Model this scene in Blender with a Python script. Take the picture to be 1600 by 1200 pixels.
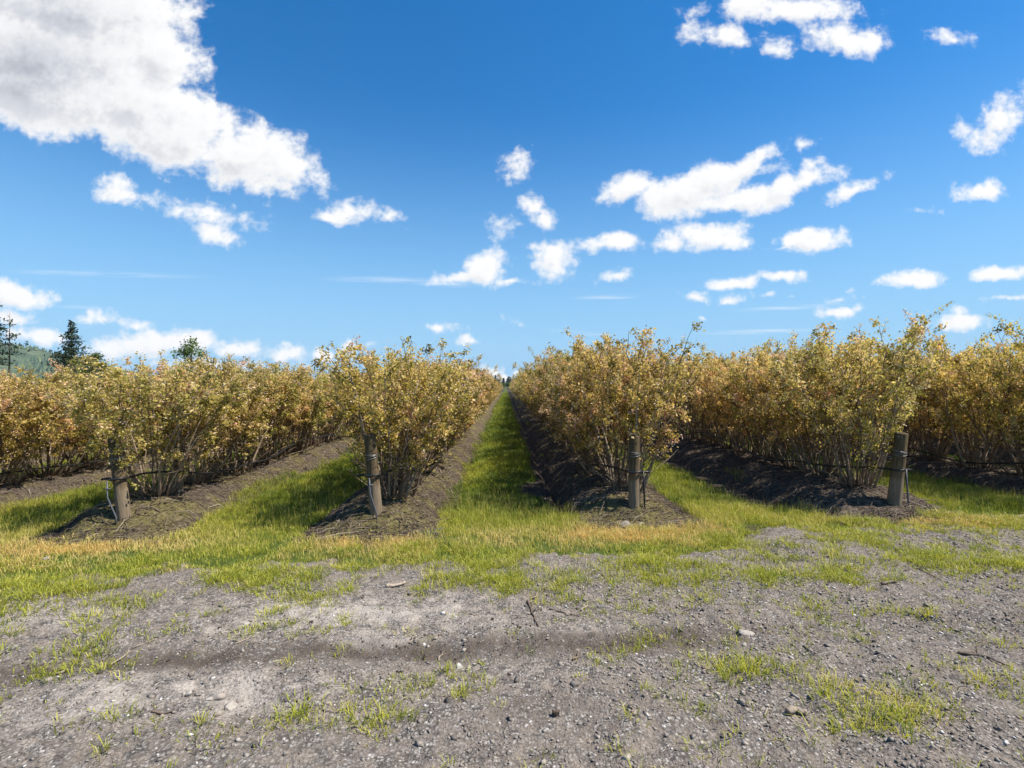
import bpy, math, random
import numpy as np
from mathutils import Vector, Matrix, Euler

# ------------------------------------------------------------------ scene, camera, sky, sun
scene = bpy.context.scene
for o in list(bpy.data.objects):
    bpy.data.objects.remove(o)
COL = scene.collection
R = math.radians

cam_data = bpy.data.cameras.new('camera')
cam = bpy.data.objects.new('camera', cam_data)
COL.objects.link(cam)
scene.camera = cam
CAM_Z = 1.70
cam.location = (0, 0, CAM_Z)
cam_data.sensor_width = 36.0
cam_data.lens = 18.0
cam_data.clip_start = 0.05
cam_data.clip_end = 12000
cam.rotation_euler = (R(90.2), 0, R(-0.7))

scene.view_settings.view_transform = 'Standard'
scene.view_settings.look = 'None'
scene.view_settings.gamma = 1.0
scene.view_settings.exposure = 0.88
try:
    scene.view_settings.use_curve_mapping = False
except Exception:
    pass

SUN_EL, SUN_AZ = 57.0, 100.0          # azimuth measured from +Y (view direction) towards +X
sun_vec = Vector((math.sin(R(SUN_AZ)) * math.cos(R(SUN_EL)), math.cos(R(SUN_AZ)) * math.cos(R(SUN_EL)), math.sin(R(SUN_EL))))
sd = bpy.data.lights.new('sun', 'SUN')
sd.energy = 4.25
sd.angle = R(0.5)
sd.color = (1.0, 0.94, 0.84)
sun = bpy.data.objects.new('sun', sd)
COL.objects.link(sun)
sun.location = (20, 20, 40)
sun.rotation_euler = sun_vec.to_track_quat('Z', 'Y').to_euler()


class NT:
    """tiny node-tree writer"""
    def __init__(self, tree):
        self.t = tree

    def n(self, kind, props=None, **ins):
        nd = self.t.nodes.new(kind)
        for k, v in (props or {}).items():
            setattr(nd, k, v)
        for k, v in ins.items():
            key = int(k[1:]) if k[0] == '_' and k[1:].isdigit() else k.replace('_', ' ')
            self.put(nd.inputs[key], v)
        return nd

    def put(self, sock, v):
        if hasattr(v, 'outputs'):
            v = v.outputs[0]
        if isinstance(v, bpy.types.NodeSocket):
            self.t.links.new(v, sock)
        else:
            if sock.type == 'RGBA' and len(v) == 3:
                v = (*v, 1.0)
            sock.default_value = v

    def math(self, op, a, b=None, c=None, clamp=False):
        nd = self.t.nodes.new('ShaderNodeMath')
        nd.operation = op
        nd.use_clamp = clamp
        self.put(nd.inputs[0], a)
        if b is not None:
            self.put(nd.inputs[1], b)
        if c is not None:
            self.put(nd.inputs[2], c)
        return nd.outputs[0]

    def vmath(self, op, a, b=None):
        nd = self.t.nodes.new('ShaderNodeVectorMath')
        nd.operation = op
        self.put(nd.inputs[0], a)
        if b is not None:
            self.put(nd.inputs[1], b)
        return nd.outputs['Value'] if op in ('LENGTH', 'DOT_PRODUCT', 'DISTANCE') else nd.outputs[0]

    def mix(self, f, a, b, blend='MIX'):
        nd = self.t.nodes.new('ShaderNodeMix')
        nd.data_type = 'RGBA'
        nd.blend_type = blend
        nd.clamp_factor = True
        self.put(nd.inputs[0], f)
        self.put(nd.inputs[6], a)
        self.put(nd.inputs[7], b)
        return nd.outputs[2]

    def ramp(self, f, stops, interp='LINEAR'):
        nd = self.t.nodes.new('ShaderNodeValToRGB')
        nd.color_ramp.interpolation = interp
        el = nd.color_ramp.elements
        while len(el) < len(stops):
            el.new(0.5)
        for e, (p, c) in zip(el, stops):
            e.position = p
            e.color = (*c, 1.0) if len(c) == 3 else c
        self.put(nd.inputs[0], f)
        return nd.outputs[0]

    def noise(self, vec, scale, detail=4, rough=0.55, dist=0.0, out=0, dim='3D'):
        nd = self.n('ShaderNodeTexNoise', {'noise_dimensions': dim}, Scale=scale, Detail=detail, Roughness=rough, Distortion=dist)
        if vec is not None:
            self.put(nd.inputs['Vector'], vec)
        return nd.outputs[out]

    def attr(self, name):
        nd = self.t.nodes.new('ShaderNodeAttribute')
        nd.attribute_name = name
        return nd.outputs['Fac']

    def rng(self, v, a, b, c=0.0, d=1.0, smooth=False):
        nd = self.t.nodes.new('ShaderNodeMapRange')
        nd.interpolation_type = 'SMOOTHSTEP' if smooth else 'LINEAR'
        nd.clamp = True
        for i, x in enumerate((v, a, b, c, d)):
            self.put(nd.inputs[i], x)
        return nd.outputs[0]


# clouds as seen in the sky, in direction space about the compass bearing +Y:
# (u, v) = (x/y, z/y) of the ray.  Listed on a 1600-wide chart with 800 units per unit of u, centre (790, 603).
CLOUDS = [  # cx, cy, half width, half height, tilt (deg, + = right end up), softness weight
    (50, 90, 260, 112, -12, 2.2), (110, 20, 190, 90, -5, 2.0), (225, 175, 185, 75, -27, 1.4), (395, 248, 112, 54, -14, 1.1), (255, 95, 78, 66, -30, 1.1), (30, 130, 200, 70, -14, 2.0),
    (455, 258, 52, 26, -8, .8),
    (203, 307, 44, 27, -12, .65), (338, 338, 62, 24, -6, .7), (338, 366, 40, 17, -14, .6), 
    (546, 333, 33, 22, 10, .6), (518, 341, 22, 11, 0, .6), (612, 343, 21, 14, -5, .5),
    (803, 258, 30, 20, 10, .36), (832, 318, 17, 17, -50, .42), (850, 342, 22, 20, -20, .42), (802, 350, 22, 18, 20, .32),
    (760, 416, 38, 30, -5, .9), (714, 433, 34, 11, 5, .7), (795, 440, 44, 7, 2, .6),
    (862, 406, 38, 30, -8, .85), (832, 390, 20, 10, -10, .5),
    (960, 380, 54, 13, 2, .7), (1045, 378, 26, 14, 5, .7),
    (975, 295, 46, 24, 12, .8), (1080, 300, 88, 40, 14, 1.0), (1172, 256, 66, 15, 30, .75), (1150, 312, 92, 26, 6, .9), (1245, 284, 72, 20, 18, .8), (1052, 326, 60, 14, 2, .8), (1120, 275, 60, 25, 10, .8),
    (1274, 254, 27, 12, 12, .5), (1205, 264, 30, 11, 12, .48), (1258, 227, 15, 10, 10, .36), (1340, 294, 52, 12, 22, .5),
    (1095, 366, 76, 20, 6, .85), (1135, 374, 40, 12, -6, .7), (1268, 371, 58, 17, 5, .8), (1230, 383, 34, 5, 4, .5),
    (1152, 441, 40, 9, 2, .7), (1228, 432, 40, 12, 3, .8), (1096, 465, 30, 11, -6, .7), (1145, 466, 32, 11, 8, .7), (1205, 464, 11, 5, 0, .5), (1236, 464, 6, 4, 0, .4),
    (1436, 434, 58, 15, 6, .85), (1322, 485, 38, 11, 2, .8), (1320, 463, 18, 7, 0, .45), (1334, 450, 10, 5, 0, .36), (1505, 504, 58, 15, 6, .8),
    (1448, 325, 34, 9, 2, .5), (1540, 298, 46, 18, 14, .75), (1580, 180, 52, 36, 35, .56), (1550, 208, 36, 20, 10, .5), (1512, 198, 22, 14, 20, .34),
    (1132, 52, 60, 24, 2, .7), (1322, 52, 76, 27, -4, .7), (1215, 66, 26, 14, 0, .45), (1500, 52, 40, 16, 0, .6), (1230, 8, 130, 24, 0, .8),
    (1570, 423, 40, 11, 2, .7), (1596, 465, 56, 6, 2, .6), (1525, 480, 24, 8, 10, .36),
    (965, 427, 27, 11, 8, .5), (690, 515, 30, 7, 0, .5), (740, 534, 22, 8, -6, .65), (808, 507, 16, 9, -34, .5), (1097, 495, 10, 5, 0, .5),
    (38, 464, 56, 20, -6, .9), (30, 498, 36, 14, 0, .7), (60, 526, 64, 15, -2, .8), (218, 542, 96, 24, 2, .8), (160, 502, 54, 10, -4, .45), (225, 508, 22, 6, 0, .36), (282, 535, 48, 20, 5, .8), (376, 548, 36, 17, 0, .75),
    (448, 552, 42, 16, 0, .7), (508, 556, 26, 12, 0, .7), (545, 540, 12, 18, 0, .6), (572, 538, 12, 12, 0, .55), (330, 570, 130, 14, 0, .7),
    (766, 584, 20, 12, 0, .6), (800, 597, 60, 9, 0, .6), (810, 586, 10, 6, 0, .5),
    (1695, 300, 60, 30, 10, .8), (1750, 480, 90, 18, 0, .8), (-120, 330, 70, 40, 0, .8), (-160, 520, 120, 24, 0, .8),
]
CIRRUS = [(165, 430, 175, 5, -1.5), (610, 438, 120, 6, -1), (690, 444, 60, 6, -3), (950, 464, 62, 5, 2), (150, 482, 62, 4, -2), (900, 520, 60, 4, -5), (1240, 480, 110, 5, 3), (1190, 518, 110, 5, 2)]


def cloud_k(c):
    return 0.085 * c[5] * (0.70 + 0.30 * min(1.0, c[3] / 26.0))


def clouds_near(u0, u1, v0, v1):
    """the clouds that can reach into one window of the sky"""
    gu, gv = np.meshgrid(np.linspace(u0, u1, 40), np.linspace(v0, v1, 40))
    keep = []
    for c in CLOUDS:
        cx, cy, hw, hh, tilt, wt = c
        du, dv = gu - (cx - 790) / 800, gv - (603 - cy) / 800
        ca, sa = math.cos(R(tilt)), math.sin(R(tilt))
        ln = np.hypot((du * ca + dv * sa) / (hw / 800), (-du * sa + dv * ca) / (hh / 800))
        if (cloud_k(c) * (1 - ln)).max() > -0.075:
            keep.append(c)
    return keep


def build_cloud_group(clouds):
    g = bpy.data.node_groups.new('cloud_field', 'ShaderNodeTree')
    g.interface.new_socket('uv', in_out='INPUT', socket_type='NodeSocketVector')
    g.interface.new_socket('depth', in_out='OUTPUT', socket_type='NodeSocketFloat')
    N = NT(g)
    gi = g.nodes.new('NodeGroupInput')
    go = g.nodes.new('NodeGroupOutput')
    uv = gi.outputs[0]
    w1 = N.noise(uv, 9.0, 2, 0.5, out=1, dim='2D')
    w = N.vmath('MULTIPLY', N.vmath('SUBTRACT', w1, (0.5, 0.5, 0.5)), (0.035, 0.03, 0.0))
    p = N.vmath('ADD', uv, w)
    best = None
    for c in clouds:
        cx, cy, hw, hh, tilt, wt = c
        q = p
        if best is not None:                            # keeps the shader's evaluation one cloud at a time
            vm = g.nodes.new('ShaderNodeVectorMath'); vm.operation = 'MULTIPLY_ADD'
            N.put(vm.inputs[0], best); vm.inputs[1].default_value = (1e-7, 1e-7, 0); N.put(vm.inputs[2], p)
            q = vm.outputs[0]
        m = N.n('ShaderNodeMapping', {'vector_type': 'TEXTURE'}, Vector=q)
        m.inputs['Location'].default_value = ((cx - 790) / 800, (603 - cy) / 800, 0)
        m.inputs['Rotation'].default_value = (0, 0, R(tilt))
        m.inputs['Scale'].default_value = (hw / 800, hh / 800, 1)
        ln = N.vmath('LENGTH', m)
        k = cloud_k(c)
        s = N.math('MULTIPLY_ADD', ln, -k, k * 1.12)          # positive inside
        best = s if best is None else N.math('SMOOTH_MAX', best, s, 0.012)
    f1 = N.noise(uv, 16.0, 8, 0.55, dim='2D')
    f2 = N.noise(N.vmath('MULTIPLY', uv, (1.0, 1.25, 1.0)), 60.0, 3, 0.6, dim='2D')
    t = N.math('MULTIPLY_ADD', N.math('SUBTRACT', f1, 0.515), 0.130, best)
    t = N.math('MULTIPLY_ADD', N.math('SUBTRACT', f2, 0.52), 0.04, t)
    N.put(go.inputs[0], t)
    return g


world = bpy.data.worlds.new('World')
scene.world = world
world.use_nodes = True
wt_ = world.node_tree
wt_.nodes.clear()
N = NT(wt_)
sky = N.n('ShaderNodeTexSky', {'sky_type': 'NISHITA', 'sun_disc': False})
sky.sun_elevation = R(SUN_EL)
sky.sun_rotation = R(SUN_AZ)
sky.altitude = 0
sky.air_density = 1.0
sky.dust_density = 0.1
sky.ozone_density = 3.0
tc = N.n('ShaderNodeTexCoord')
sep = N.n('ShaderNodeSeparateXYZ', _0=tc.outputs['Generated'])
yy = N.math('MAXIMUM', sep.outputs['Y'], 0.05)
u = N.math('DIVIDE', sep.outputs['X'], yy)
v = N.math('DIVIDE', sep.outputs['Z'], yy)
uv = N.n('ShaderNodeCombineXYZ', X=u, Y=v, Z=0.0).outputs[0]
hsv = N.n('ShaderNodeHueSaturation', Hue=0.500, Saturation=1.38, Value=0.92, Fac=1.0, Color=sky)
low = N.rng(sep.outputs['Z'], 0.50, -0.05, smooth=True)
hsv = N.mix(low, hsv, (1.65, 3.25, 4.95))                              # pale blue air low over the fields
front = N.rng(sep.outputs['Y'], 0.06, 0.2)
# thin high streaks
cir = None
for cx, cy, hw, hh, tilt in CIRRUS:
    m = N.n('ShaderNodeMapping', {'vector_type': 'TEXTURE'}, Vector=uv)
    m.inputs['Location'].default_value = ((cx - 790) / 800, (603 - cy) / 800, 0)
    m.inputs['Rotation'].default_value = (0, 0, R(tilt))
    m.inputs['Scale'].default_value = (hw / 800, hh / 800, 1)
    s = N.rng(N.vmath('LENGTH', m), 1.15, 0.1, smooth=True)
    cir = s if cir is None else N.math('MAXIMUM', cir, s)
streak = N.noise(N.vmath('MULTIPLY', uv, (6.0, 160.0, 1.0)), 1.0, 3, 0.6, dim='2D')
cir = N.math('MULTIPLY', N.math('MULTIPLY', cir, N.rng(streak, 0.3, 0.7)), N.math('MULTIPLY', front, 0.42))
SKY_STRENGTH = 0.1


def sky_window(u0, u1, v0, v1):
    """background shader of one window of the sky, with only the clouds that reach into it"""
    base = N.mix(cir, hsv, (5.4, 5.6, 5.9)) if v0 < 0.25 else hsv
    cl = clouds_near(u0, u1, v0, v1)
    if cl:
        cg = build_cloud_group(cl)
        g1 = wt_.nodes.new('ShaderNodeGroup'); g1.node_tree = cg
        N.put(g1.inputs[0], uv)
        g2 = wt_.nodes.new('ShaderNodeGroup'); g2.node_tree = cg
        N.put(g2.inputs[0], N.vmath('ADD', uv, (0.016, 0.024, 0.0)))      # one step towards the sun
        alpha = N.math('MULTIPLY', N.rng(g1, -0.008, 0.046, smooth=True), front)
        thick = N.rng(g1, 0.04, 0.30, smooth=True)
        selfsh = N.rng(N.math('SUBTRACT', g2, g1), -0.045, 0.060, smooth=True)
        dk = N.math('ADD', N.math('MULTIPLY', N.math('MULTIPLY', selfsh, N.rng(g1, 0.0, 0.07, smooth=True)), 0.50), N.math('MULTIPLY', thick, 0.78), clamp=True)
        ccol = N.ramp(dk, [(0.0, (5.6, 5.6, 5.6)), (0.3, (4.8, 4.85, 4.95)), (0.6, (3.5, 3.65, 3.95)), (1.0, (2.0, 2.15, 2.5))])
        base = N.mix(alpha, base, ccol)
    return N.n('ShaderNodeBackground', Color=base, Strength=SKY_STRENGTH).outputs[0]


def choose(val, edge, below, above):
    ms = wt_.nodes.new('ShaderNodeMixShader')
    N.put(ms.inputs[0], N.math('GREATER_THAN', val, edge))
    N.put(ms.inputs[1], below); N.put(ms.inputs[2], above)
    return ms.outputs[0]


def split(us, vs):
    if len(us) > 2:
        k = len(us) // 2
        return choose(u, us[k], split(us[:k + 1], vs), split(us[k:], vs))
    if len(vs) > 2:
        k = len(vs) // 2
        return choose(v, vs[k], split(us, vs[:k + 1]), split(us, vs[k:]))
    return sky_window(us[0], us[1], vs[0], vs[1])


windows = split([-1.6, -0.72, -0.42, -0.1, 0.2, 0.45, 0.75, 1.6], [-0.1, 0.13, 0.26, 0.40, 1.0])
plain = N.n('ShaderNodeBackground', Color=hsv, Strength=SKY_STRENGTH).outputs[0]
above = N.math('MULTIPLY', N.math('GREATER_THAN', v, -0.1), N.math('LESS_THAN', v, 1.0))
ahead = N.math('MULTIPLY', N.math('GREATER_THAN', sep.outputs['Y'], 0.06), N.math('LESS_THAN', N.math('ABSOLUTE', u), 1.6))
inside = N.math('MULTIPLY', above, ahead)
ms = wt_.nodes.new('ShaderNodeMixShader')
N.put(ms.inputs[0], inside); N.put(ms.inputs[1], plain); N.put(ms.inputs[2], windows)
out = N.n('ShaderNodeOutputWorld', Surface=ms.outputs[0])
world.cycles.sampling_method = 'MANUAL'
world.cycles.sample_map_resolution = 256

# ------------------------------------------------------------------ numpy helpers
rs = np.random.RandomState(11)


def _hash(ix, iy, seed):
    h = (ix.astype(np.int64) * 374761393 + iy.astype(np.int64) * 668265263 + seed * 144269) & 0xffffffff
    h = ((h ^ (h >> 13)) * 1274126177) & 0xffffffff
    h = h ^ (h >> 16)
    return (h & 0xffffff) / float(0xffffff)


def vnoise(x, y, seed=0):
    ix, iy = np.floor(x), np.floor(y)
    fx, fy = x - ix, y - iy
    fx = fx * fx * (3 - 2 * fx); fy = fy * fy * (3 - 2 * fy)
    a, b = _hash(ix, iy, seed), _hash(ix + 1, iy, seed)
    c, d = _hash(ix, iy + 1, seed), _hash(ix + 1, iy + 1, seed)
    return (a * (1 - fx) + b * fx) * (1 - fy) + (c * (1 - fx) + d * fx) * fy


def fbm(x, y, scale, octaves=4, seed=0, gain=0.5):
    x = np.asarray(x, float) * scale; y = np.asarray(y, float) * scale
    t, amp, tot = 0.0, 1.0, 0.0
    for k in range(octaves):
        t = t + amp * vnoise(x * 2 ** k + 17.3 * k, y * 2 ** k - 9.1 * k, seed + k)
        tot += amp; amp *= gain
    return t / tot


def sstep(x, a, b):
    t = np.clip((np.asarray(x, float) - a) / (b - a), 0, 1)
    return t * t * (3 - 2 * t)


def np_mesh(name, V, faces, attrs=None, smooth=False, mat=None):
    """V (n,3); faces: list of int arrays (m,k), each with its own k"""
    me = bpy.data.meshes.new(name)
    V = np.ascontiguousarray(V, dtype=np.float32)
    me.vertices.add(len(V))
    me.vertices.foreach_set('co', V.ravel())
    faces = [np.asarray(f, dtype=np.int32) for f in faces if len(f)]
    loops = np.concatenate([f.ravel() for f in faces])
    tot = np.concatenate([np.full(len(f), f.shape[1], np.int32) for f in faces])
    start = np.concatenate([[0], np.cumsum(tot)[:-1]]).astype(np.int32)
    me.loops.add(len(loops)); me.loops.foreach_set('vertex_index', loops)
    me.polygons.add(len(tot)); me.polygons.foreach_set('loop_start', start)
    if smooth:
        me.polygons.foreach_set('use_smooth', np.ones(len(tot), bool))
    for k, a in (attrs or {}).items():
        at = me.attributes.new(k, 'FLOAT', 'POINT')
        at.data.foreach_set('value', np.ascontiguousarray(a, dtype=np.float32))
    me.update(calc_edges=True)
    me.validate()
    if mat:
        me.materials.append(mat)
    return me


def obj(name, me, parent=None, label=None, cat=None, group=None, kind=None, loc=None):
    o = bpy.data.objects.new(name, me)
    COL.objects.link(o)
    if parent:
        o.parent = parent
    if loc is not None:
        o.location = loc
    for k, v_ in (('label', label), ('category', cat), ('group', group), ('kind', kind)):
        if v_:
            o[k] = v_
    return o


class Mesher:
    """collects pieces into one mesh"""
    def __init__(self):
        self.V, self.F, self.T, self.n = [], {}, [], 0

    def add(self, V, faces, tint=0.5):
        V = np.asarray(V, float).reshape(-1, 3)
        for f in faces:
            f = np.asarray(f, int)
            if len(f):
                self.F.setdefault(f.shape[1], []).append(f + self.n)
        self.V.append(V)
        self.T.append(np.full(len(V), tint) if np.isscalar(tint) else np.asarray(tint, float))
        self.n += len(V)

    def tube(self, pts, rad, k=5, tint=0.5, cap=True):
        pts = np.asarray(pts, float); n = len(pts)
        rad = np.full(n, rad) if np.isscalar(rad) else np.asarray(rad, float)
        d = np.gradient(pts, axis=0)
        d /= np.linalg.norm(d, axis=1)[:, None] + 1e-9
        ref = np.tile(np.array([0.31, 0.93, 0.17]), (n, 1))
        a = np.cross(d, ref); la = np.linalg.norm(a, axis=1)[:, None]
        a = np.where(la < 0.05, np.cross(d, np.tile([1.0, 0, 0.2], (n, 1))), a)
        a /= np.linalg.norm(a, axis=1)[:, None] + 1e-9
        b = np.cross(d, a)
        th = np.arange(k) * 2 * math.pi / k
        V = (pts[:, None, :] + rad[:, None, None] * (np.cos(th)[None, :, None] * a[:, None, :] + np.sin(th)[None, :, None] * b[:, None, :])).reshape(-1, 3)
        i, j = np.meshgrid(np.arange(n - 1), np.arange(k), indexing='ij')
        q = np.stack([i * k + j, i * k + (j + 1) % k, (i + 1) * k + (j + 1) % k, (i + 1) * k + j], -1).reshape(-1, 4)
        fs = [q]
        if cap:
            fs.append(np.array([np.arange(k)[::-1], (n - 1) * k + np.arange(k)]))
        self.add(V, fs, tint)

    def mesh(self, name, mat=None, smooth=False):
        return np_mesh(name, np.concatenate(self.V), [np.concatenate(f) for f in self.F.values()], {'tint': np.concatenate(self.T)}, smooth, mat)


def grid_mesh(name, xs, ys, zfun, attrs=None, mat=None):
    X, Y = np.meshgrid(xs, ys)
    Z = zfun(X, Y)
    nx, ny = len(xs), len(ys)
    i, j = np.meshgrid(np.arange(ny - 1), np.arange(nx - 1), indexing='ij')
    q = np.stack([i * nx + j, i * nx + j + 1, (i + 1) * nx + j + 1, (i + 1) * nx + j], -1).reshape(-1, 4)
    at = {k: f(X, Y).ravel() for k, f in (attrs or {}).items()}
    return np_mesh(name, np.stack([X, Y, Z], -1).reshape(-1, 3), [q], at, True, mat)


def spaced(*segs):
    """segs: (start, stop, first step, growth)"""
    out_ = []
    for a, b, st, gr in segs:
        p, q = a, st
        while p < b - 1e-6:
            out_.append(p); p += q; q *= gr
    out_.append(segs[-1][1])
    return np.array(out_)


def mirror(a):
    a = np.asarray(a)
    return np.concatenate([-a[::-1][:-1], a]) if abs(a[0]) < 1e-9 else np.concatenate([-a[::-1], a])


# chart pixel (1600 x 1200, horizon 603, middle 790, 800 per unit) <-> point of the level ground
def ground_at(px, py, z=0.0):
    Y = 800.0 * (CAM_Z - z) / (py - 603.0)
    return (px - 790.0) / 800.0 * Y, Y


# ------------------------------------------------------------------ materials
def material(name, rough=0.9):
    m = bpy.data.materials.new(name)
    m.use_nodes = True
    m.node_tree.nodes.clear()
    return m, NT(m.node_tree)


def finish(N, col, rough=0.9, bump=None, trans=None, spec=0.3, metal=0.0):
    p = N.n('ShaderNodeBsdfPrincipled')
    N.put(p.inputs['Base Color'], col)
    N.put(p.inputs['Roughness'], rough)
    N.put(p.inputs['Specular IOR Level'], spec)
    N.put(p.inputs['Metallic'], metal)
    if bump is not None:
        N.put(p.inputs['Normal'], bump)
    sh = p.outputs[0]
    if trans:
        t = N.n('ShaderNodeBsdfTranslucent', Color=trans[0])
        mx = N.n('ShaderNodeMixShader'); N.put(mx.inputs[0], trans[1]); N.put(mx.inputs[1], sh); N.put(mx.inputs[2], t)
        sh = mx.outputs[0]
    N.n('ShaderNodeOutputMaterial', Surface=sh)


def bump(N, h, strength, dist):
    return N.n('ShaderNodeBump', Strength=strength, Distance=dist, Height=h).outputs[0]


def leaf_material(name, stops, tr=0.46, gain=1.25, objvar=True):
    m, N = material(name)
    t = N.attr('tint')
    if objvar:
        oi = N.t.nodes.new('ShaderNodeObjectInfo')
        t = N.math('ADD', t, N.math('MULTIPLY', N.math('SUBTRACT', oi.outputs['Random'], 0.5), 0.10))
    c = N.ramp(t, stops)
    if objvar:
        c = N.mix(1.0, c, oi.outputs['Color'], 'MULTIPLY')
    c2 = N.mix(1.0, c, (gain, gain, gain * 0.8), 'MULTIPLY')
    finish(N, c, 0.55, trans=(c2, tr), spec=0.35)
    return m


M = {}
M['bush_leaf'] = leaf_material('bush_leaf', [(0.0, (.12, .105, .026)), (0.3, (.33, .275, .060)), (0.55, (.58, .455, .145)), (0.78, (.69, .50, .29)), (1.0, (.62, .36, .26))])
M['grass'] = leaf_material('grass', [(0.0, (.055, .110, .012)), (0.3, (.175, .225, .026)), (0.55, (.40, .40, .040)), (0.75, (.56, .47, .14)), (0.9, (.62, .47, .20)), (1.0, (.70, .45, .15))], tr=0.35, objvar=False)
M['needles'] = leaf_material('needles', [(0.0, (.008, .018, .008)), (0.6, (.028, .055, .020)), (1.0, (.05, .085, .03))], tr=0.15)
M['broadleaf'] = leaf_material('broadleaf', [(0.0, (.03, .05, .015)), (0.6, (.08, .12, .03)), (1.0, (.13, .17, .05))], tr=0.3)
M['far_forest'] = leaf_material('far_forest', [(0.0, (.02, .045, .03)), (0.5, (.05, .09, .045)), (1.0, (.12, .15, .06))], tr=0.0)

m, N = material('cane_bark')
tc_ = N.n('ShaderNodeTexCoord').outputs['Object']
c = N.ramp(N.attr('tint'), [(0.0, (.065, .045, .030)), (0.5, (.19, .135, .088)), (1.0, (.40, .305, .21))])
c = N.mix(N.rng(N.noise(tc_, 28, 4, .65), .42, .68), c, N.mix(1.0, c, (.45, .42, .40), 'MULTIPLY'))
finish(N, c, 0.85)
M['cane'] = m

m, N = material('petal')
c = N.ramp(N.attr('tint'), [(0.0, (.60, .33, .26)), (0.4, (.74, .54, .42)), (1.0, (.82, .72, .58))])
finish(N, c, 0.6, trans=(c, 0.3))
M['petal'] = m

m, N = material('post_wood')
tg = N.n('ShaderNodeTexCoord').outputs['Object']
sx = N.n('ShaderNodeSeparateXYZ', _0=tg)
grain = N.noise(N.vmath('MULTIPLY', tg, (30, 30, 2.2)), 2.2, 6, .65)
blot = N.noise(tg, 6.0, 4, .6)
c = N.ramp(grain, [(0.25, (.040, .027, .014)), (0.5, (.115, .078, .041)), (0.75, (.22, .155, .085))])
moss = N.math('MULTIPLY', N.rng(sx.outputs['Z'], 0.42, 0.62, smooth=True), N.rng(blot, .32, .62))
c = N.mix(N.math('MULTIPLY', moss, .75), c, N.ramp(grain, [(0.3, (.028, .021, .010)), (0.7, (.100, .076, .030))]))
pale = N.math('MULTIPLY', N.rng(N.math('ADD', sx.outputs['Z'], N.math('MULTIPLY', blot, .16)), 0.46, 0.36, smooth=True), .85)
c = N.mix(pale, c, N.ramp(grain, [(0.3, (.135, .100, .064)), (0.7, (.27, .21, .14))]))
finish(N, c, 0.9, bump(N, grain, .6, .006))
M['post'] = m


def simple(name, col, rough=0.6, metal=0.0, var=0.25, scale=30):
    m, N = material(name)
    t = N.n('ShaderNodeTexCoord').outputs['Object']
    c = N.mix(N.rng(N.noise(t, scale, 4, .6), .35, .65), col, tuple(x * (1 - var) for x in col))
    finish(N, c, rough, metal=metal)
    return m


M['tube'] = simple('black_tube', (.022, .022, .024), .42)
M['riser'] = simple('grey_riser', (.11, .115, .125), .45)
M['wire'] = simple('steel_wire', (.30, .29, .28), .45, metal=0.7)

m, N = material('stone')
t_ = N.n('ShaderNodeTexCoord').outputs['Object']
c = N.ramp(N.attr('tint'), [(0.0, (.09, .078, .067)), (0.35, (.225, .193, .163)), (0.7, (.37, .32, .265)), (0.9, (.42, .38, .33)), (1.0, (.66, .63, .59))])
n_ = N.noise(t_, 60, 5, .65)
c = N.mix(N.rng(n_, .35, .7), c, N.mix(1.0, c, (.62, .60, .58), 'MULTIPLY'))
finish(N, c, 0.88, bump(N, n_, .4, .004))
M['stone'] = m

m, N = material('dry_stick')
t_ = N.n('ShaderNodeTexCoord').outputs['Object']
c = N.ramp(N.attr('tint'), [(0.0, (.05, .036, .026)), (0.5, (.19, .14, .10)), (1.0, (.42, .35, .27))])
c = N.mix(N.rng(N.noise(t_, 40, 4, .6), .4, .65), c, N.mix(1.0, c, (.6, .57, .55), 'MULTIPLY'))
finish(N, c, 0.9)
M['stick'] = m

# bare soil of the field and, between the rows, the mossy turf under the grass
m, N = material('field_soil')
t_ = N.n('ShaderNodeNewGeometry').outputs['Position']
n1 = N.noise(t_, 1.3, 5, .6); n2 = N.noise(t_, 14, 6, .7); n3 = N.noise(t_, 70, 4, .7)
soil = N.ramp(n2, [(0.3, (.028, .021, .016)), (0.55, (.075, .058, .044)), (0.75, (.15, .122, .096))])
turf = N.ramp(n2, [(0.3, (.040, .055, .014)), (0.6, (.085, .115, .022)), (0.8, (.16, .16, .05))])
c = N.mix(N.rng(N.math('ADD', N.attr('turf'), N.math('MULTIPLY', N.math('SUBTRACT', n1, .5), .5)), .38, .62), soil, turf)
finish(N, c, 0.95, bump(N, N.math('ADD', n2, N.math('MULTIPLY', n3, .5)), .7, .03), spec=.1)
M['field'] = m

# raised beds: mulch, silt and green moss film
m, N = material('bed_soil')
t_ = N.n('ShaderNodeNewGeometry').outputs['Position']
n1 = N.noise(t_, 2.2, 5, .6); n2 = N.noise(t_, 22, 6, .7); n3 = N.noise(N.vmath('MULTIPLY', t_, (30, 90, 60)), 1.0, 4, .7)
dark = N.ramp(n2, [(0.28, (.026, .020, .015)), (0.52, (.090, .070, .053)), (0.72, (.21, .17, .13)), (0.85, (.34, .28, .22))])
mossc = N.ramp(n2, [(0.25, (.038, .034, .014)), (0.5, (.135, .115, .042)), (0.75, (.27, .225, .095))])
mo = N.math('ADD', N.attr('moss'), N.math('MULTIPLY', N.math('SUBTRACT', n1, .5), 1.9))
c = N.mix(N.math('MULTIPLY', N.rng(mo, .38, .72), .85), dark, mossc)
chips = N.rng(n3, .60, .70)
c = N.mix(N.math('MULTIPLY', chips, .55), c, (.27, .22, .17))
finish(N, c, 0.95, bump(N, N.math('ADD', n2, N.math('MULTIPLY', n3, .6)), .8, .03), spec=.1)
M['bed'] = m

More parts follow.
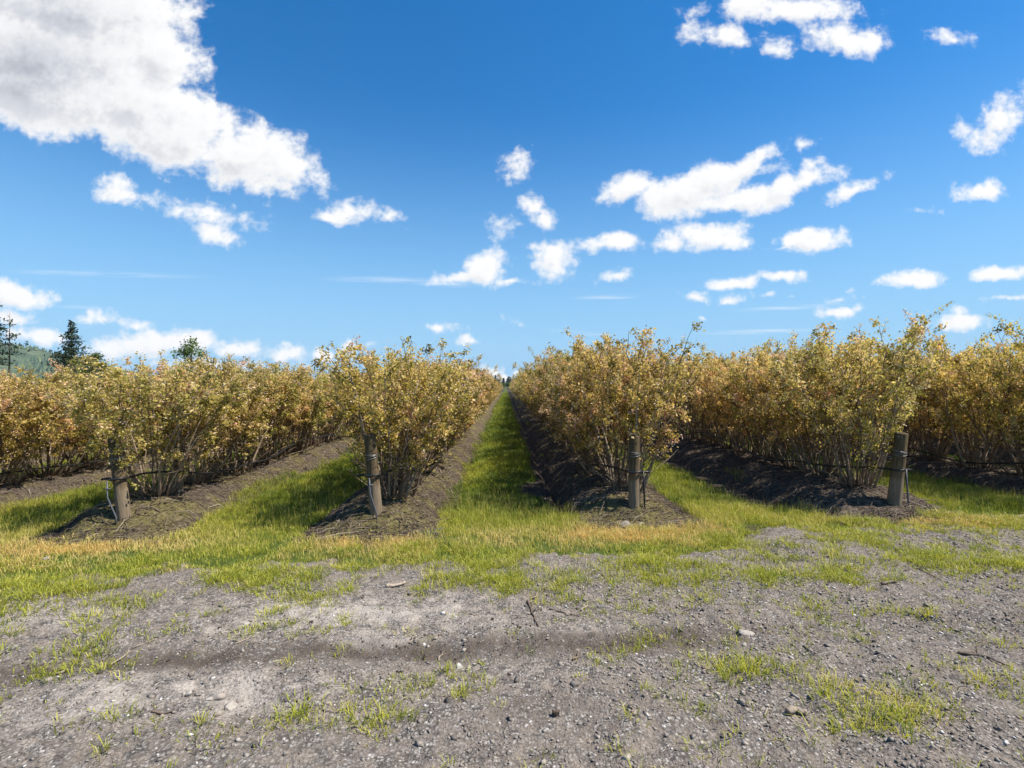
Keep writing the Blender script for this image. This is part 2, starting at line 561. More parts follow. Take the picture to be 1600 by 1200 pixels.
# gravel track: grey crushed stone, pale dried silt, brown mud in the wheel rut
m, N = material('gravel_track')
t_ = N.n('ShaderNodeNewGeometry').outputs['Position']
n0 = N.noise(t_, 3.0, 6, .65); n1 = N.noise(t_, 11, 6, .7); n2 = N.noise(t_, 60, 5, .7)
vor = N.n('ShaderNodeTexVoronoi', Vector=N.vmath('ADD', t_, N.vmath('MULTIPLY', N.noise(t_, 40, 2, .5, out=1), (.02, .02, .02))), Scale=62.0, Randomness=1.0)
stone_c = N.ramp(N.n('ShaderNodeSeparateColor', _0=vor.outputs['Color']).outputs[0], [(0.0, (.095, .086, .078)), (0.5, (.235, .215, .195)), (0.85, (.40, .365, .325)), (1.0, (.60, .555, .50))])
grav = N.mix(N.rng(vor.outputs['Distance'], .25, .75), stone_c, (.085, .072, .062))
grav = N.mix(N.rng(n1, .40, .62), grav, N.ramp(n2, [(0.3, (.125, .098, .076)), (0.7, (.33, .278, .23))]))
silt = N.ramp(N.math('ADD', N.math('MULTIPLY', n2, .6), N.math('MULTIPLY', n1, .4)), [(0.3, (.20, .17, .14)), (0.5, (.40, .35, .30)), (0.7, (.56, .50, .43))])
mud = N.ramp(n2, [(0.3, (.048, .036, .028)), (0.55, (.095, .075, .058)), (0.8, (.17, .14, .11))])
jit = N.math('MULTIPLY', N.math('SUBTRACT', N.math('ADD', N.math('MULTIPLY', n0, .35), N.math('ADD', N.math('MULTIPLY', n1, .4), N.math('MULTIPLY', n2, .25))), .5), 3.0)
c = N.mix(N.math('MULTIPLY', N.rng(N.math('ADD', N.attr('silt'), jit), .30, .75), .92), grav, silt)
c = N.mix(N.math('MULTIPLY', N.rng(N.math('ADD', N.attr('mud'), jit), .28, .68), .9), c, mud)
hh_ = N.math('ADD', N.math('ADD', N.math('MULTIPLY', N.math('SUBTRACT', 1.0, vor.outputs['Distance']), .5), n2), N.math('MULTIPLY', n1, .8))
finish(N, c, 0.95, bump(N, hh_, .75, .022), spec=.12)
M['track'] = m

# ------------------------------------------------------------------ layout of the field
# row axis x, near end (post) y, half widths of the bed on both sides, bush height, foliage tone, far end
ROWS = [
    dict(key='l1', x=-1.55, y=6.15, hl=.78, hr=.74, h=2.09, n=74, tone=(1.05, 1.0, 1.0), end=132, moss=.62, lean=-5),
    dict(key='r1', x=1.66, y=6.60, hl=.80, hr=.78, h=2.29, n=74, tone=(1.03, 1.03, 1.0), end=132, moss=.55, lean=.5),
    dict(key='l2', x=-4.62, y=6.10, px=-4.50, hl=.80, hr=.85, h=1.90, n=30, tone=(1.09, 1.07, 1.0), end=110, moss=.55, lean=-8),
    dict(key='r2', x=5.14, y=6.72, hl=1.15, hr=.80, h=2.30, n=34, tone=(1.10, 1.08, 1.0), end=110, moss=.12, lean=4),
    dict(key='l3', x=-7.55, y=6.10, hl=.80, hr=.80, h=1.78, n=26, tone=(1.12, 1.09, 1.0), end=70, moss=.45, lean=0),
    dict(key='r3', x=8.45, y=6.60, hl=.85, hr=.80, h=2.36, n=26, tone=(1.14, 1.12, 1.0), end=70, moss=.15, lean=0),
    dict(key='l4', x=-10.6, y=6.10, hl=.80, hr=.80, h=1.72, n=18, tone=(1.06, .94, .95), end=60, moss=.45, lean=0),
    dict(key='r4', x=11.7, y=6.60, hl=.80, hr=.80, h=2.20, n=18, tone=(.92, .92, .88), end=60, moss=.2, lean=0),
    dict(key='l5', x=-13.7, y=6.10, hl=.80, hr=.80, h=1.82, n=0, tone=(1.06, .94, .95), end=48, moss=.4, lean=0),
    dict(key='r5', x=14.9, y=6.60, hl=.80, hr=.80, h=2.15, n=0, tone=(.92, .92, .88), end=48, moss=.2, lean=0),
    dict(key='l6', x=-16.8, y=6.10, hl=.80, hr=.80, h=1.82, n=0, tone=(1.06, .94, .95), end=48, moss=.4, lean=0),
    dict(key='r6', x=18.1, y=6.60, hl=.80, hr=.80, h=2.15, n=0, tone=(.92, .92, .88), end=48, moss=.2, lean=0),
]
ROWNAME = dict(l1='first row left of the lane', r1='first row right of the lane', l2='second row left of the lane', r2='second row right of the lane',
               l3='third row left of the lane', r3='third row right of the lane', l4='fourth row left of the lane', r4='fourth row right of the lane')


def base_z(x, y):
    return (fbm(x, y, .55, 3, 3) - .5) * .09 * sstep(np.abs(y), 0, 4) + (fbm(x, y, 3.1, 3, 8) - .5) * .035


def bed_t(r, x):
    d = x - r['x']
    return np.where(d < 0, -d / r['hl'], d / r['hr'])


def bed_h(r, x, y):
    t = bed_t(r, x) + (fbm(x, y, 1.6, 3, 21) - .5) * .34 + (fbm(x, y, .5, 2, 23) - .5) * .3 * (r['x'] % 1.7)
    e = sstep(y, r['y'] - .62 + .35 * t ** 2 + (fbm(x, y, 1.3, 2, 24) - .5) * .7, r['y'] + .32)
    p = np.clip(1 - np.abs(t) ** 2.8, 0, 1)
    return .275 * p * e


def ditch(x, y):
    """narrow trenches cut along the left foot of the beds on the right"""
    z = 0
    for r in ROWS[1:4:2]:
        d = x - (r['x'] - r['hl'] - .05) - (fbm(y * 0 + r['x'], y, .7, 2, 5) - .5) * .12
        z = z - .20 * np.exp(-(d / .11) ** 2) * sstep(y, r['y'] - .1, r['y'] + .5)
    r = ROWS[0]
    d = x - (r['x'] + r['hr'] + .05)
    return z - .09 * np.exp(-(d / .12) ** 2) * sstep(y, r['y'] + .3, r['y'] + 1.2)


def ground_z(x, y):
    z = base_z(x, y) + ditch(x, y)
    for r in ROWS:
        inside = sstep(np.abs(x - r['x']), .72, .45) * sstep(y, r['y'] - .2, r['y'] + .4)
        z = z - .10 * inside
    return z - .16 * sstep(over_edge(x, y), .8, .1)


def turf_mask(x, y):
    """where grass grows between the rows: 1 in the lanes, 0 on the beds"""
    mk = np.ones_like(x, dtype=float)
    for r in ROWS:
        t = bed_t(r, x) + (fbm(x, y, 1.3, 3, 40) - .5) * .35
        front_ = r['y'] - .75 + .35 * np.clip(t, 0, 1.2) ** 2 + (fbm(x, y, 2.2, 3, 42) - .5) * .5
        mk = mk * (1 - sstep(t, 1.02, .86) * sstep(y, front_, front_ + .25))
    # black soil left bare beside the trenches
    r1, r2 = ROWS[1], ROWS[3]
    for xr, w0, w1 in ((r1['x'] - r1['hl'] - .12, .16, .28), (r2['x'] - r2['hl'] - .20, .30, .48)):
        d = np.abs(x - xr) + (fbm(x, y, 1.1, 3, 44) - .5) * .35
        mk = mk * (1 - sstep(d, w1, w0) * sstep(y, 6.6, 7.2))
    d = np.hypot((x - .52) / .34, (y - 8.5) / .8) + (fbm(x, y, 2.5, 3, 45) - .5) * .6      # bare hollow in the middle lane
    oe = over_edge(x, y)
    return mk * sstep(d, .7, 1.1) * np.maximum(sstep(oe + (fbm(x, y, 2.4, 4, 46) - .5) * 1.3, .1, .8), .38 * (np.abs(oe) < 1.4) * (oe > -.15))


# far edge of the gravel, traced on the chart
EDGE_X = np.array([-600, 0, 150, 300, 450, 600, 700, 760, 850, 960, 1060, 1140, 1170, 1300, 1400, 1450, 1600, 2200])
EDGE_Y = np.array([958, 948, 936, 926, 922, 920, 914, 918, 906, 903, 906, 884, 852, 856, 842, 824, 818, 815])


def chart(x, y):
    ys = np.maximum(y, .3)
    return 790 + 800 * x / ys, 603 + 800 * CAM_Z / ys


def edge_y(x, y):
    px, py = chart(x, y)
    return 800 * CAM_Z / (np.interp(px, EDGE_X, EDGE_Y) - 603)


def over_edge(x, y):
    """metres beyond the gravel edge (negative on the gravel)"""
    return y - edge_y(x, y)


def blob(x, y, px, py, hw, hh):
    gx, gy = ground_at(px, py)
    sx_, sy_ = hw / 800 * gy, abs(ground_at(px, py - hh)[1] - ground_at(px, py + hh)[1]) / 2
    return np.exp(-((x - gx) / sx_) ** 2 - ((y - gy) / sy_) ** 2)


RUT = np.array([(-5.0, 2.95), (-3.0, 3.08), (-2.0, 3.22), (-1.2, 3.30), (-.4, 3.28), (.2, 3.36), (.9, 3.42), (1.9, 3.62), (3.2, 3.66), (5.0, 3.6)])


def rut_d(x, y):
    return y - np.interp(x, RUT[:, 0], RUT[:, 1])


def track_z(x, y):
    z = base_z(x, y) + .022
    z = z + (fbm(x, y, 1.7, 4, 60) - .5) * .05 + (fbm(x, y, 7.0, 4, 61) - .5) * (.034 + .022 * sstep(x, -.5, 1.0))
    z = z + (fbm(x, y, 15.0, 3, 62) - .5) * .034
    rd = rut_d(x, y)
    deep = np.exp(-(rd / .16) ** 2)
    z = z - .017 * deep + .006 * np.exp(-((np.abs(rd) - .27) / .08) ** 2)
    tread = sstep(np.sin(x * 2 * math.pi / .085 + 9 * np.abs(rd)), .0, .6) * sstep(np.abs(rd), .15, .11)
    z = z + .008 * tread * sstep(fbm(x, y, .9, 2, 66), .42, .58)
    # long tread ribs right of the middle
    rib = sstep(np.sin((y + .10 * x) * 2 * math.pi / .075), .1, .7)
    z = z + .013 * rib * np.clip(blob(x, y, 1210, 985, 90, 22) + blob(x, y, 1500, 975, 120, 26) + .7 * blob(x, y, 1010, 905, 120, 14), 0, 1)
    return z - .09 * sstep(over_edge(x, y) + (fbm(x, y, 1.5, 4, 63) - .5) * 1.0, .35, 1.0)


def silt_mask(x, y):
    s_ = .9 * blob(x, y, 560, 960, 260, 34) + .8 * blob(x, y, 300, 1085, 220, 42) + .55 * blob(x, y, 60, 960, 160, 30) + .9 * blob(x, y, 590, 1008, 70, 12)
    s_ = s_ + .5 * blob(x, y, 1250, 1040, 90, 22) + .55 * blob(x, y, 930, 985, 90, 14) + .35 * blob(x, y, 800, 1060, 200, 50) + .4 * blob(x, y, 20, 1120, 150, 40)
    return np.clip(.54 * s_ + .14 * sstep(x, 2.2, -.5), 0, 1)


def mud_mask(x, y):
    rd = rut_d(x, y)
    mk = .62 * np.exp(-((rd + .02) / (.13 + .16 * fbm(x, y * .3, 1.1, 3, 140))) ** 2) * sstep(x, 1.2, -.4) + .30 * np.exp(-(rd / .2) ** 2) * sstep(x, -.4, 1.2)
    return np.clip(mk + .35 * blob(x, y, 820, 1100, 220, 40) + .4 * blob(x, y, 1040, 1010, 160, 30), 0, 1)


# ------------------------------------------------------------------ ground sheet, beds, track
gx = mirror(spaced((0, 9.6, .07, 1.0), (9.6, 26, .2, 1.03), (26, 2900, .8, 1.16)))
gy = spaced((-2900, -40, 440, 1.0), (-40, -4, 6, 1.0), (-4, 4, .4, 1.0), (4, 14, .06, 1.0), (14, 40, .1, 1.012), (40, 160, .5, 1.03), (160, 2900, 4, 1.15))
obj('ground', grid_mesh('ground', gx, gy, ground_z, {'turf': turf_mask}, M['field']), label='flat field ground of brown soil and green turf between the rows', cat='ground', kind='structure')

tx = mirror(spaced((0, 5.2, .026, 1.0), (5.2, 30, .09, 1.05)))
ty = spaced((-8, 1.5, .5, 1.0), (1.5, 6.6, .024, 1.0))
obj('gravel_track', grid_mesh('gravel_track', tx, ty, track_z, {'silt': silt_mask, 'mud': mud_mask}, M['track']), label='grey gravel farm track with a muddy wheel rut', cat='track', kind='structure')

for r in ROWS:
    bt = np.linspace(-1.25, 1.25, 66)
    bx = r['x'] + np.where(bt < 0, bt * r['hl'], bt * r['hr'])
    by = spaced((r['y'] - .75, 11.5, .028, 1.0), (11.5, 40, .05, 1.02), (40, r['end'] + 1, 1.0, 1.05)) if abs(r['x']) < 9 else spaced((r['y'] - .75, r['end'] + 1, .12, 1.01))

    def bz(x, y, r=r):
        h_ = bed_h(r, x, y)
        k = np.clip(h_ / .12, 0, 1)
        t = bed_t(r, x)
        rough_ = (fbm(x, y, 4.5, 4, 30) - .5) * .075 + (fbm(x * .55, y * 1.5, 16, 3, 31) - .5) * .05
        return base_z(x, y) + h_ + rough_ * (.25 + .75 * k) - .03 - .13 * sstep(t, .97, 1.16) - .12 * sstep(y, r['y'] - .52, r['y'] - .72)

    def bm(x, y, r=r):
        t = bed_t(r, x)
        return r['moss'] * (1 - .5 * t ** 2) + (.25 if r['moss'] > .3 else .1) * sstep(y, r['y'] + 1.2, r['y'] - .2)
    r['bz'] = bz
    obj('soil_bed', grid_mesh('soil_bed', bx, by, bz, {'moss': bm}, M['bed']), label='long raised soil bed under a row of blueberry bushes', cat='soil bed', group='raised soil beds', kind='structure')


def surface_z(x, y):
    x = np.asarray(x, float); y = np.asarray(y, float)
    z = np.maximum(ground_z(x, y), np.where((y < 6.5) & (y > -7), track_z(x, np.clip(y, -8, 6.6)), -9))
    for r in ROWS:
        w = (np.abs(x - r['x']) < 1.25) & (y > r['y'] - .7)
        if w.any():
            zz = z[w] if z.ndim else z
            z = np.array(z, float)
            z[w] = np.maximum(z[w], r['bz'](x[w], y[w]))
    return z


def sz(x, y):
    return float(surface_z(np.array([x]), np.array([y]))[0])


# ------------------------------------------------------------------ blueberry bushes
def rot_frame(n):
    """random unit vectors and two perpendiculars, leaning to lie flat"""
    up = rs.normal(size=(n, 3)) * [1, 1, .75] + [0, 0, .55]
    up /= np.linalg.norm(up, axis=1)[:, None]
    a = np.cross(up, rs.normal(size=(n, 3)))
    a /= np.linalg.norm(a, axis=1)[:, None] + 1e-9
    return up, a, np.cross(up, a)


def leaf_quads(P, size, tint, wide=.42, fold=.12):
    n = len(P)
    up, a, b = rot_frame(n)
    L = size[:, None]
    V = np.stack([P, P + a * L * .5 + b * L * wide + up * L * fold, P + a * L, P + a * L * .5 - b * L * wide + up * L * fold], 1).reshape(-1, 3)
    F = np.arange(n * 4).reshape(n, 4)
    return V, F, np.repeat(tint, 4)


def bush_parts(seed, n_cane=15, leaf=1.0, dens=1.0, shoots=7):
    """one bush about 1.0 high (unit heights are scaled later): canes, leaves, blossom"""
    global rs
    rs = np.random.RandomState(seed)
    cane = Mesher()
    P, T, BP = [], [], []

    def leaves_on(pts, n, spread, t0, young=0.0):
        k = rs.uniform(0, 1, n) ** .8 * (len(pts) - 1)
        i = np.minimum(k.astype(int), len(pts) - 2); f = (k - i)[:, None]
        q = pts[i] * (1 - f) + pts[i + 1] * f + rs.normal(size=(n, 3)) * spread
        P.append(q)
        T.append(np.clip(rs.normal(.45 + young, .17, n) + t0, 0, 1))

    lean = rs.uniform(-.10, .10, 2)
    for c in range(n_cane):
        ang = 2 * math.pi * (c + rs.uniform(-.4, .4)) / n_cane
        r0 = rs.uniform(.04, .24)
        rt = rs.uniform(.12, 1.0) ** .6
        reach = np.array([.74 * math.cos(ang), .74 * math.sin(ang)]) * rt + lean
        top = 1.90 * (1.0 - .26 * rt ** 2) * rs.uniform(.78, 1.04)
        n = 9
        t = np.linspace(0, 1, n)
        bow = rs.uniform(.65, 1.25)
        pts = np.stack([r0 * math.cos(ang) + (reach[0]) * t ** bow, r0 * math.sin(ang) + reach[1] * t ** bow, -.05 + (top + .05) * t ** .93], 1)
        pts[1:, :2] += np.cumsum(rs.normal(size=(n - 1, 2)) * .022, 0)
        ct = rs.uniform(.45, 1.0)
        cane.tube(pts, np.linspace(rs.uniform(.011, .020), .0045, n), 5, ct)
        leaves_on(pts[6:], int(36 * dens), .05, 0)
        for s_ in range(rs.randint(7, 10)):
            k = rs.uniform(1.5, 7.7); i = int(k); p0 = pts[i] * (1 - k + i) + pts[i + 1] * (k - i)
            oa = ang + rs.normal(0, .9)
            out_ = np.array([math.cos(oa) * .8, math.sin(oa) * .75, rs.uniform(.05, 1.15) if k > 3.6 else rs.uniform(.1, .8)])
            ln = rs.uniform(.22, .52)
            tt = np.linspace(0, 1, 5)[:, None]
            br = p0 + out_ * ln * tt + np.array([0, 0, .10]) * tt ** 2 + np.cumsum(rs.normal(size=(5, 3)) * .018, 0) * (tt > 0)
            over = br[-1, 2] - 1.98
            if over > 0:
                br[:, 2] -= over * tt[:, 0]
            cane.tube(br, np.linspace(.0055, .002, 5), 4, ct * rs.uniform(.4, .9), cap=False)
            cl = rs.normal(0, .17)
            for w in range(rs.randint(3, 5) if k > 2.6 else rs.randint(1, 4)):
                i = rs.randint(1, 5); q0 = br[i]
                tw = np.array([q0, q0 + (out_ * .4 + rs.normal(size=3) * .6 + [0, 0, .25]) * rs.uniform(.06, .15)])
                tw = np.vstack([tw[0], tw.mean(0) + rs.normal(size=3) * .01, tw[1]])
                cane.tube(tw, [.0026, .0020, .0014], 3, ct * .5, cap=False)
                leaves_on(tw, int(rs.randint(8, 16) * dens * (1.25 if k > 2.5 else .25)), .021, cl + rs.normal(0, .07))
                if rs.rand() < (.62 if k > 2.5 else .1):
                    BP.append(tw[rs.randint(1, 3)] + rs.normal(size=3) * .02)
    for s_ in range(shoots):                                    # upright young shoots above the crown
        a_, rr = rs.uniform(0, 6.3), rs.uniform(.05, .62)
        p0 = np.array([math.cos(a_) * rr * 1.05 + lean[0], math.sin(a_) * rr + lean[1], 1.55 - .22 * rr])
        ln = rs.uniform(.26, .46) * (1 if rs.rand() < .9 else 1.2)
        tt = np.linspace(0, 1, 6)[:, None]
        p0[2] -= max(0, p0[2] + ln - 2.06)
        pts = p0 + np.array([rs.normal(0, .08) + .08 * math.cos(a_), rs.normal(0, .08) + .08 * math.sin(a_), 1]) * ln * tt + np.cumsum(rs.normal(size=(6, 3)) * .010, 0)
        cane.tube(pts, np.linspace(.005, .0016, 6), 4, .35, cap=False)
        leaves_on(pts, int(rs.randint(34, 58) * dens), .030, .04, .06)
    # a few low twiggy sprouts round the crown base
    for s_ in range(26):
        a_ = rs.uniform(0, 6.3)
        d = np.array([math.cos(a_), math.sin(a_), rs.uniform(.5, 2.2)]); d /= np.linalg.norm(d)
        tt = np.linspace(0, 1, 5)[:, None]
        pts = np.array([math.cos(a_) * .1, math.sin(a_) * .1, 0]) + d * rs.uniform(.25, .85) * tt + np.cumsum(rs.normal(size=(5, 3)) * .022, 0)
        cane.tube(pts, np.linspace(.007, .002, 5), 4, rs.uniform(.4, 1), cap=False)
    P = np.concatenate(P); T = np.concatenate(T)
    S = np.exp(rs.normal(math.log(.036), .28, len(P))) * leaf
    lv = leaf_quads(P, S, T, wide=.36)
    BP = np.repeat(np.array(BP), 7, 0) + rs.normal(size=(len(BP) * 7, 3)) * .022
    bl = leaf_quads(BP, rs.uniform(.017, .027, len(BP)) * leaf, np.clip(rs.normal(.5, .3, len(BP)), 0, 1), wide=.5, fold=.3)
    return cane, lv, bl


NVAR = 9
VARS = []
for k in range(NVAR):
    cane, lv, bl = bush_parts(100 + k, n_cane=19 + k % 4, leaf=.80, dens=2.35, shoots=11 + (k * 3) % 5)
    VARS.append((cane.mesh('canes', M['cane'], True), np_mesh('foliage', lv[0], [lv[1]], {'tint': lv[2]}, False, M['bush_leaf']), np_mesh('blossom', bl[0], [bl[1]], {'tint': bl[2]}, False, M['petal'])))

ORD = ['first', 'second', 'third', 'fourth', 'fifth', 'sixth', 'seventh', 'eighth', 'ninth', 'tenth', 'eleventh', 'twelfth', 'thirteenth', 'fourteenth', 'fifteenth',
       'sixteenth', 'seventeenth', 'eighteenth', 'nineteenth', 'twentieth', 'twenty-first', 'twenty-second', 'twenty-third', 'twenty-fourth', 'twenty-fifth', 'twenty-sixth', 'twenty-seventh',
       'twenty-eighth', 'twenty-ninth', 'thirtieth', 'thirty-first', 'thirty-second', 'thirty-third', 'thirty-fourth']
SP = .88
rng = random.Random(5)
far_spots = []
for r in ROWS:
    y = r['y'] + .68
    k = 0
    prev = -1
    while y < r['end']:
        fd = float(sstep(y, 14, 45))
        v_ = rng.randrange(NVAR)
        if v_ == prev:
            v_ = (v_ + 1) % NVAR
        prev = v_
        hs = r['h'] / 2.0 * rng.uniform(.88, 1.03) * (1 - .07 * fd)
        x_ = r['x'] + rng.uniform(-.06, .06)
        ws = rng.uniform(.98, 1.16) * (1 - .16 * fd)
        if k < r['n']:
            z_ = float(r['bz'](np.array([x_]), np.array([y]))[0])
            tone = tuple(1.08 * c_ * rng.uniform(.93, 1.07) for c_ in r['tone'])
            side = 'left' if r['key'][0] == 'l' else 'right'
            look = ('golden' if side == 'left' else 'yellow-green')
            if k < len(ORD):
                if k == 0 and r['key'] in ('l1', 'r1', 'l2', 'r2'):
                    lab = f"{look} blueberry bush directly behind the post of the {ROWNAME[r['key']]}"
                else:
                    lab = f"{look} blueberry bush, {ORD[k]} from the near end of the {ROWNAME[r['key']]}"
                grp = 'blueberry bushes in the near part of the rows'
            else:
                lab = f"small distant blueberry bush far along the {ROWNAME[r['key']]}"
                grp = f"distant blueberry bushes of the {ROWNAME[r['key']]}"
            root = obj('blueberry_bush', None, None, lab, 'bush', grp, loc=(x_, y, z_ - .01))
            root.rotation_euler = (rng.gauss(0, .022), rng.gauss(0, .022), rng.uniform(0, 6.283))
            root.scale = (ws, ws, hs)
            root.empty_display_size = .2
            for nm, me in zip(('canes', 'foliage', 'blossom'), VARS[v_]):
                ch = obj(nm, me, root)
                ch.color = (*tone, 1)
        else:
            far_spots.append((x_, y, .17, ws, hs, rng.uniform(0, 6.28), rng.randrange(4)))
        y += SP * rng.uniform(.92, 1.08)
        k += 1

# the remaining far bushes, mostly hidden behind the nearer ones: one mass
lod = []
for k in range(4):
    cane, lv, bl = bush_parts(300 + k, n_cane=10, leaf=2.3, dens=.22, shoots=6)
    cm = Mesher()
    rs = np.random.RandomState(900 + k)
    for c in range(11):
        a_ = rs.uniform(0, 6.3)
        cm.tube([(math.cos(a_) * .08, math.sin(a_) * .08, -.03), (math.cos(a_) * .22, math.sin(a_) * .18, .5), (math.cos(a_) * .5, math.sin(a_) * .4, 1.1)], [.014, .010, .006], 3, rs.uniform(.3, .9), cap=False)
    lod.append((lv, cm))
LV, LF, LT, CV, CF, CT = [], [], [], [], [], []
nl = ncn = 0
for x_, y, z_, ws, hs, a_, k in far_spots:
    lv, cm = lod[k]
    ca, sa = math.cos(a_), math.sin(a_)
    mt = np.array([[ca * ws, -sa * ws, 0], [sa * ws, ca * ws, 0], [0, 0, hs]])
    p = lv[0] @ mt.T + [x_, y, z_]
    LV.append(p); LF.append(lv[1] + nl); LT.append(lv[2]); nl += len(p)
    cv = np.concatenate(cm.V) @ mt.T + [x_, y, z_]
    CV.append(cv); CF.append(np.concatenate(cm.F[4]) + ncn); CT.append(np.concatenate(cm.T)); ncn += len(cv)
far_root = obj('distant_bush_rows', np_mesh('distant_bush_rows', np.concatenate(LV), [np.concatenate(LF)], {'tint': np.concatenate(LT)}, False, M['bush_leaf']),
               label='mass of far blueberry bushes filling the rows beyond the near ones', cat='bushes', kind='stuff')
obj('canes', np_mesh('canes', np.concatenate(CV), [np.concatenate(CF)], {'tint': np.concatenate(CT)}, False, M['cane']), far_root)

# ------------------------------------------------------------------ posts, wires, irrigation
def lathe(prof, k=20, jitter=0.0, seed=0):
    rj = np.random.RandomState(seed)
    ja = 1 + rj.normal(size=k) * jitter
    th = np.arange(k) * 2 * math.pi / k
    V = np.concatenate([np.stack([r_ * ja * np.cos(th), r_ * ja * np.sin(th), np.full(k, z_) + (rj.normal(size=k) * jitter * .12 if r_ > .02 else 0)], 1) for r_, z_ in prof])
    n = len(prof)
    i, j = np.meshgrid(np.arange(n - 1), np.arange(k), indexing='ij')
    q = np.stack([i * k + j, i * k + (j + 1) % k, (i + 1) * k + (j + 1) % k, (i + 1) * k + j], -1).reshape(-1, 4)
    return V, [q, np.arange((n - 1) * k, n * k)[None, :]]


POST_LABEL = dict(l1='round weathered end post with grey riser pipe, left of the central lane', r1='upright mossy end post with black pipe stub, right of the central grass lane',
                  l2='strongly leaning round end post with dark top, at the second row left', r2='stout wooden end post standing before the second row right of the lane')
for r in ROWS[:4]:
    rad = .068 if r['key'] != 'r2' else .076
    H_ = .93
    V, F = lathe([(rad * 1.12, -.25), (rad * 1.08, 0), (rad * 1.02, .3), (rad, .6), (rad * .98, H_ - .02), (rad * .93, H_ - .004), (rad * .80, H_), (rad * .3, H_ - .004)], 24, .025, 3)
    z_ = float(r['bz'](np.array([r['x']]), np.array([r['y']]))[0])
    post = obj('end_post', np_mesh('end_post', V, F, None, True, M['post']), label=POST_LABEL[r['key']], cat='post', group='row end posts', loc=(r['x'], r['y'], z_))
    post.rotation_euler = (R(rng.uniform(-2, 3)), R(r['lean']), rng.uniform(0, 6) * 0)
    wm = Mesher()
    for zc in (.655, .672, .690, .640):
        th = np.linspace(0, 2 * math.pi, 25)
        wm.tube(np.stack([(rad + .006) * np.cos(th), (rad + .006) * np.sin(th), zc + .012 * np.sin(th + zc * 90)], 1), .0035, 5, .5, cap=False)
    obj('wire_wrap', wm.mesh('wire_wrap', M['wire'], True), post)
    r['post_z'] = z_; post.location.x = r.get('px', r['x'])
    top = lambda h_: (r.get('px', r['x']) + math.sin(R(r['lean'])) * h_, r['y'], z_ + h_)
    r['tie'] = top(.44); r['tie2'] = top(.66)

for r in ROWS[:6]:
    side = 1 if r['x'] < 0 else -1                                # the side that faces the middle of the view
    if 'tie' in r:
        x0, y0, z0 = r['tie']; a0, b0, c0 = r['tie2']
    else:
        x0, y0, z0 = r['x'], r['y'], .55; a0, b0, c0 = r['x'], r['y'], .75
    ys = spaced((r['y'], r['y'] + 3, .25, 1.0), (r['y'] + 3, 60, .5, 1.0))
    ph = rng.uniform(0, 6)
    sag = lambda y: .07 * np.cos((y - r['y']) * 2 * math.pi / 5.2) + .02 * np.sin(y * 3.1 + ph) - .07
    e = sstep(ys, r['y'], r['y'] + 1.2)
    off = side * .36
    xs_ = x0 + side * .085 * (1 - e) + (r['x'] + off - x0) * e + .025 * np.sin(ys * 1.7 + ph) * e
    zs_ = z0 + sag(ys) * 1.3 + (.56 - z0) * e * .9
    nm = ROWNAME[r['key']]
    line = obj('irrigation_line', None, None, f"black irrigation tube strung through the stems of the {nm}", 'irrigation line', 'irrigation lines along the rows', loc=(x0, y0, 0))
    pts = np.stack([xs_, ys, zs_], 1) - [x0, y0, 0]
    if 'tie' in r:                                               # the tube wraps the post and ends in a folded clip
        th = np.linspace(math.pi * 1.05, math.pi * .0, 10) if side > 0 else np.linspace(-.05 * math.pi, math.pi, 10)
        wrap = np.stack([.092 * np.cos(th), -.092 * np.abs(np.sin(th)), z0 + .006 * np.sin(th * 2)], 1)
        tail = np.array([[-side * .20, -.01, z0 - .012], [-side * .15, -.005, z0 - .006]])
        pts = np.vstack([tail, wrap, pts[1:]])
    tm = Mesher(); tm.tube(pts, .0140, 7, .5)
    obj('tube', tm.mesh('tube', M['tube'], True), line)
    if 'tie' in r:
        pm = Mesher()
        if r['key'] in ('l1', 'l2'):
            lx, lw = (.02, .03) if r['key'] == 'l1' else (-.02, .07)
            pm.tube([(lx - .035, -.11, z0 - .02), (lx - .02, -.125, z0 - .2), (lx + .03 + lw, -.15, r['post_z'] + .02), (lx + .03 + lw, -.155, r['post_z'] - .06)], .0085, 8, .5)
            pm.tube([(lx - .065, -.115, z0 - .105), (lx + .012, -.120, z0 - .10)], .008, 6, .5)
            mt_ = M['riser']
        else:
            pm.tube([(.105, -.03, z0 - .0), (.112, -.04, z0 - .2), (.118, -.05, r['post_z'] + .02), (.12, -.05, r['post_z'] - .05)], .012, 8, .5)
            mt_ = M['tube'] if r['key'] == 'r1' else M['riser']
        obj('riser_pipe', pm.mesh('riser_pipe', mt_, True), line)
    # support wire above it
    xs2 = a0 + side * .08 + (r['x'] - side * .05 - a0 - side * .08) * e
    zs2 = c0 + sag(ys + 1.3) * .9 + (.80 - c0) * e * .6
    wmesh = Mesher(); wmesh.tube(np.stack([xs2, ys, zs2], 1), .005, 5, .5)
    obj('support_wire', wmesh.mesh('support_wire', M['wire'], True), label=f"thin steel wire running above the tube in the {nm}", cat='wire', group='support wires along the rows')

# one thin stake among the first bushes of the second row left
V, F = lathe([(.045, -.1), (.044, .3), (.042, .68), (.036, .70), (.01, .70)], 14, .05, 8)
obj('stake', np_mesh('stake', V, F, None, True, M['post']), label='short slim wooden stake among the stems of the second row left', cat='stake', loc=(-4.45, 7.05, .12))

# ------------------------------------------------------------------ grass
rs = np.random.RandomState(77)


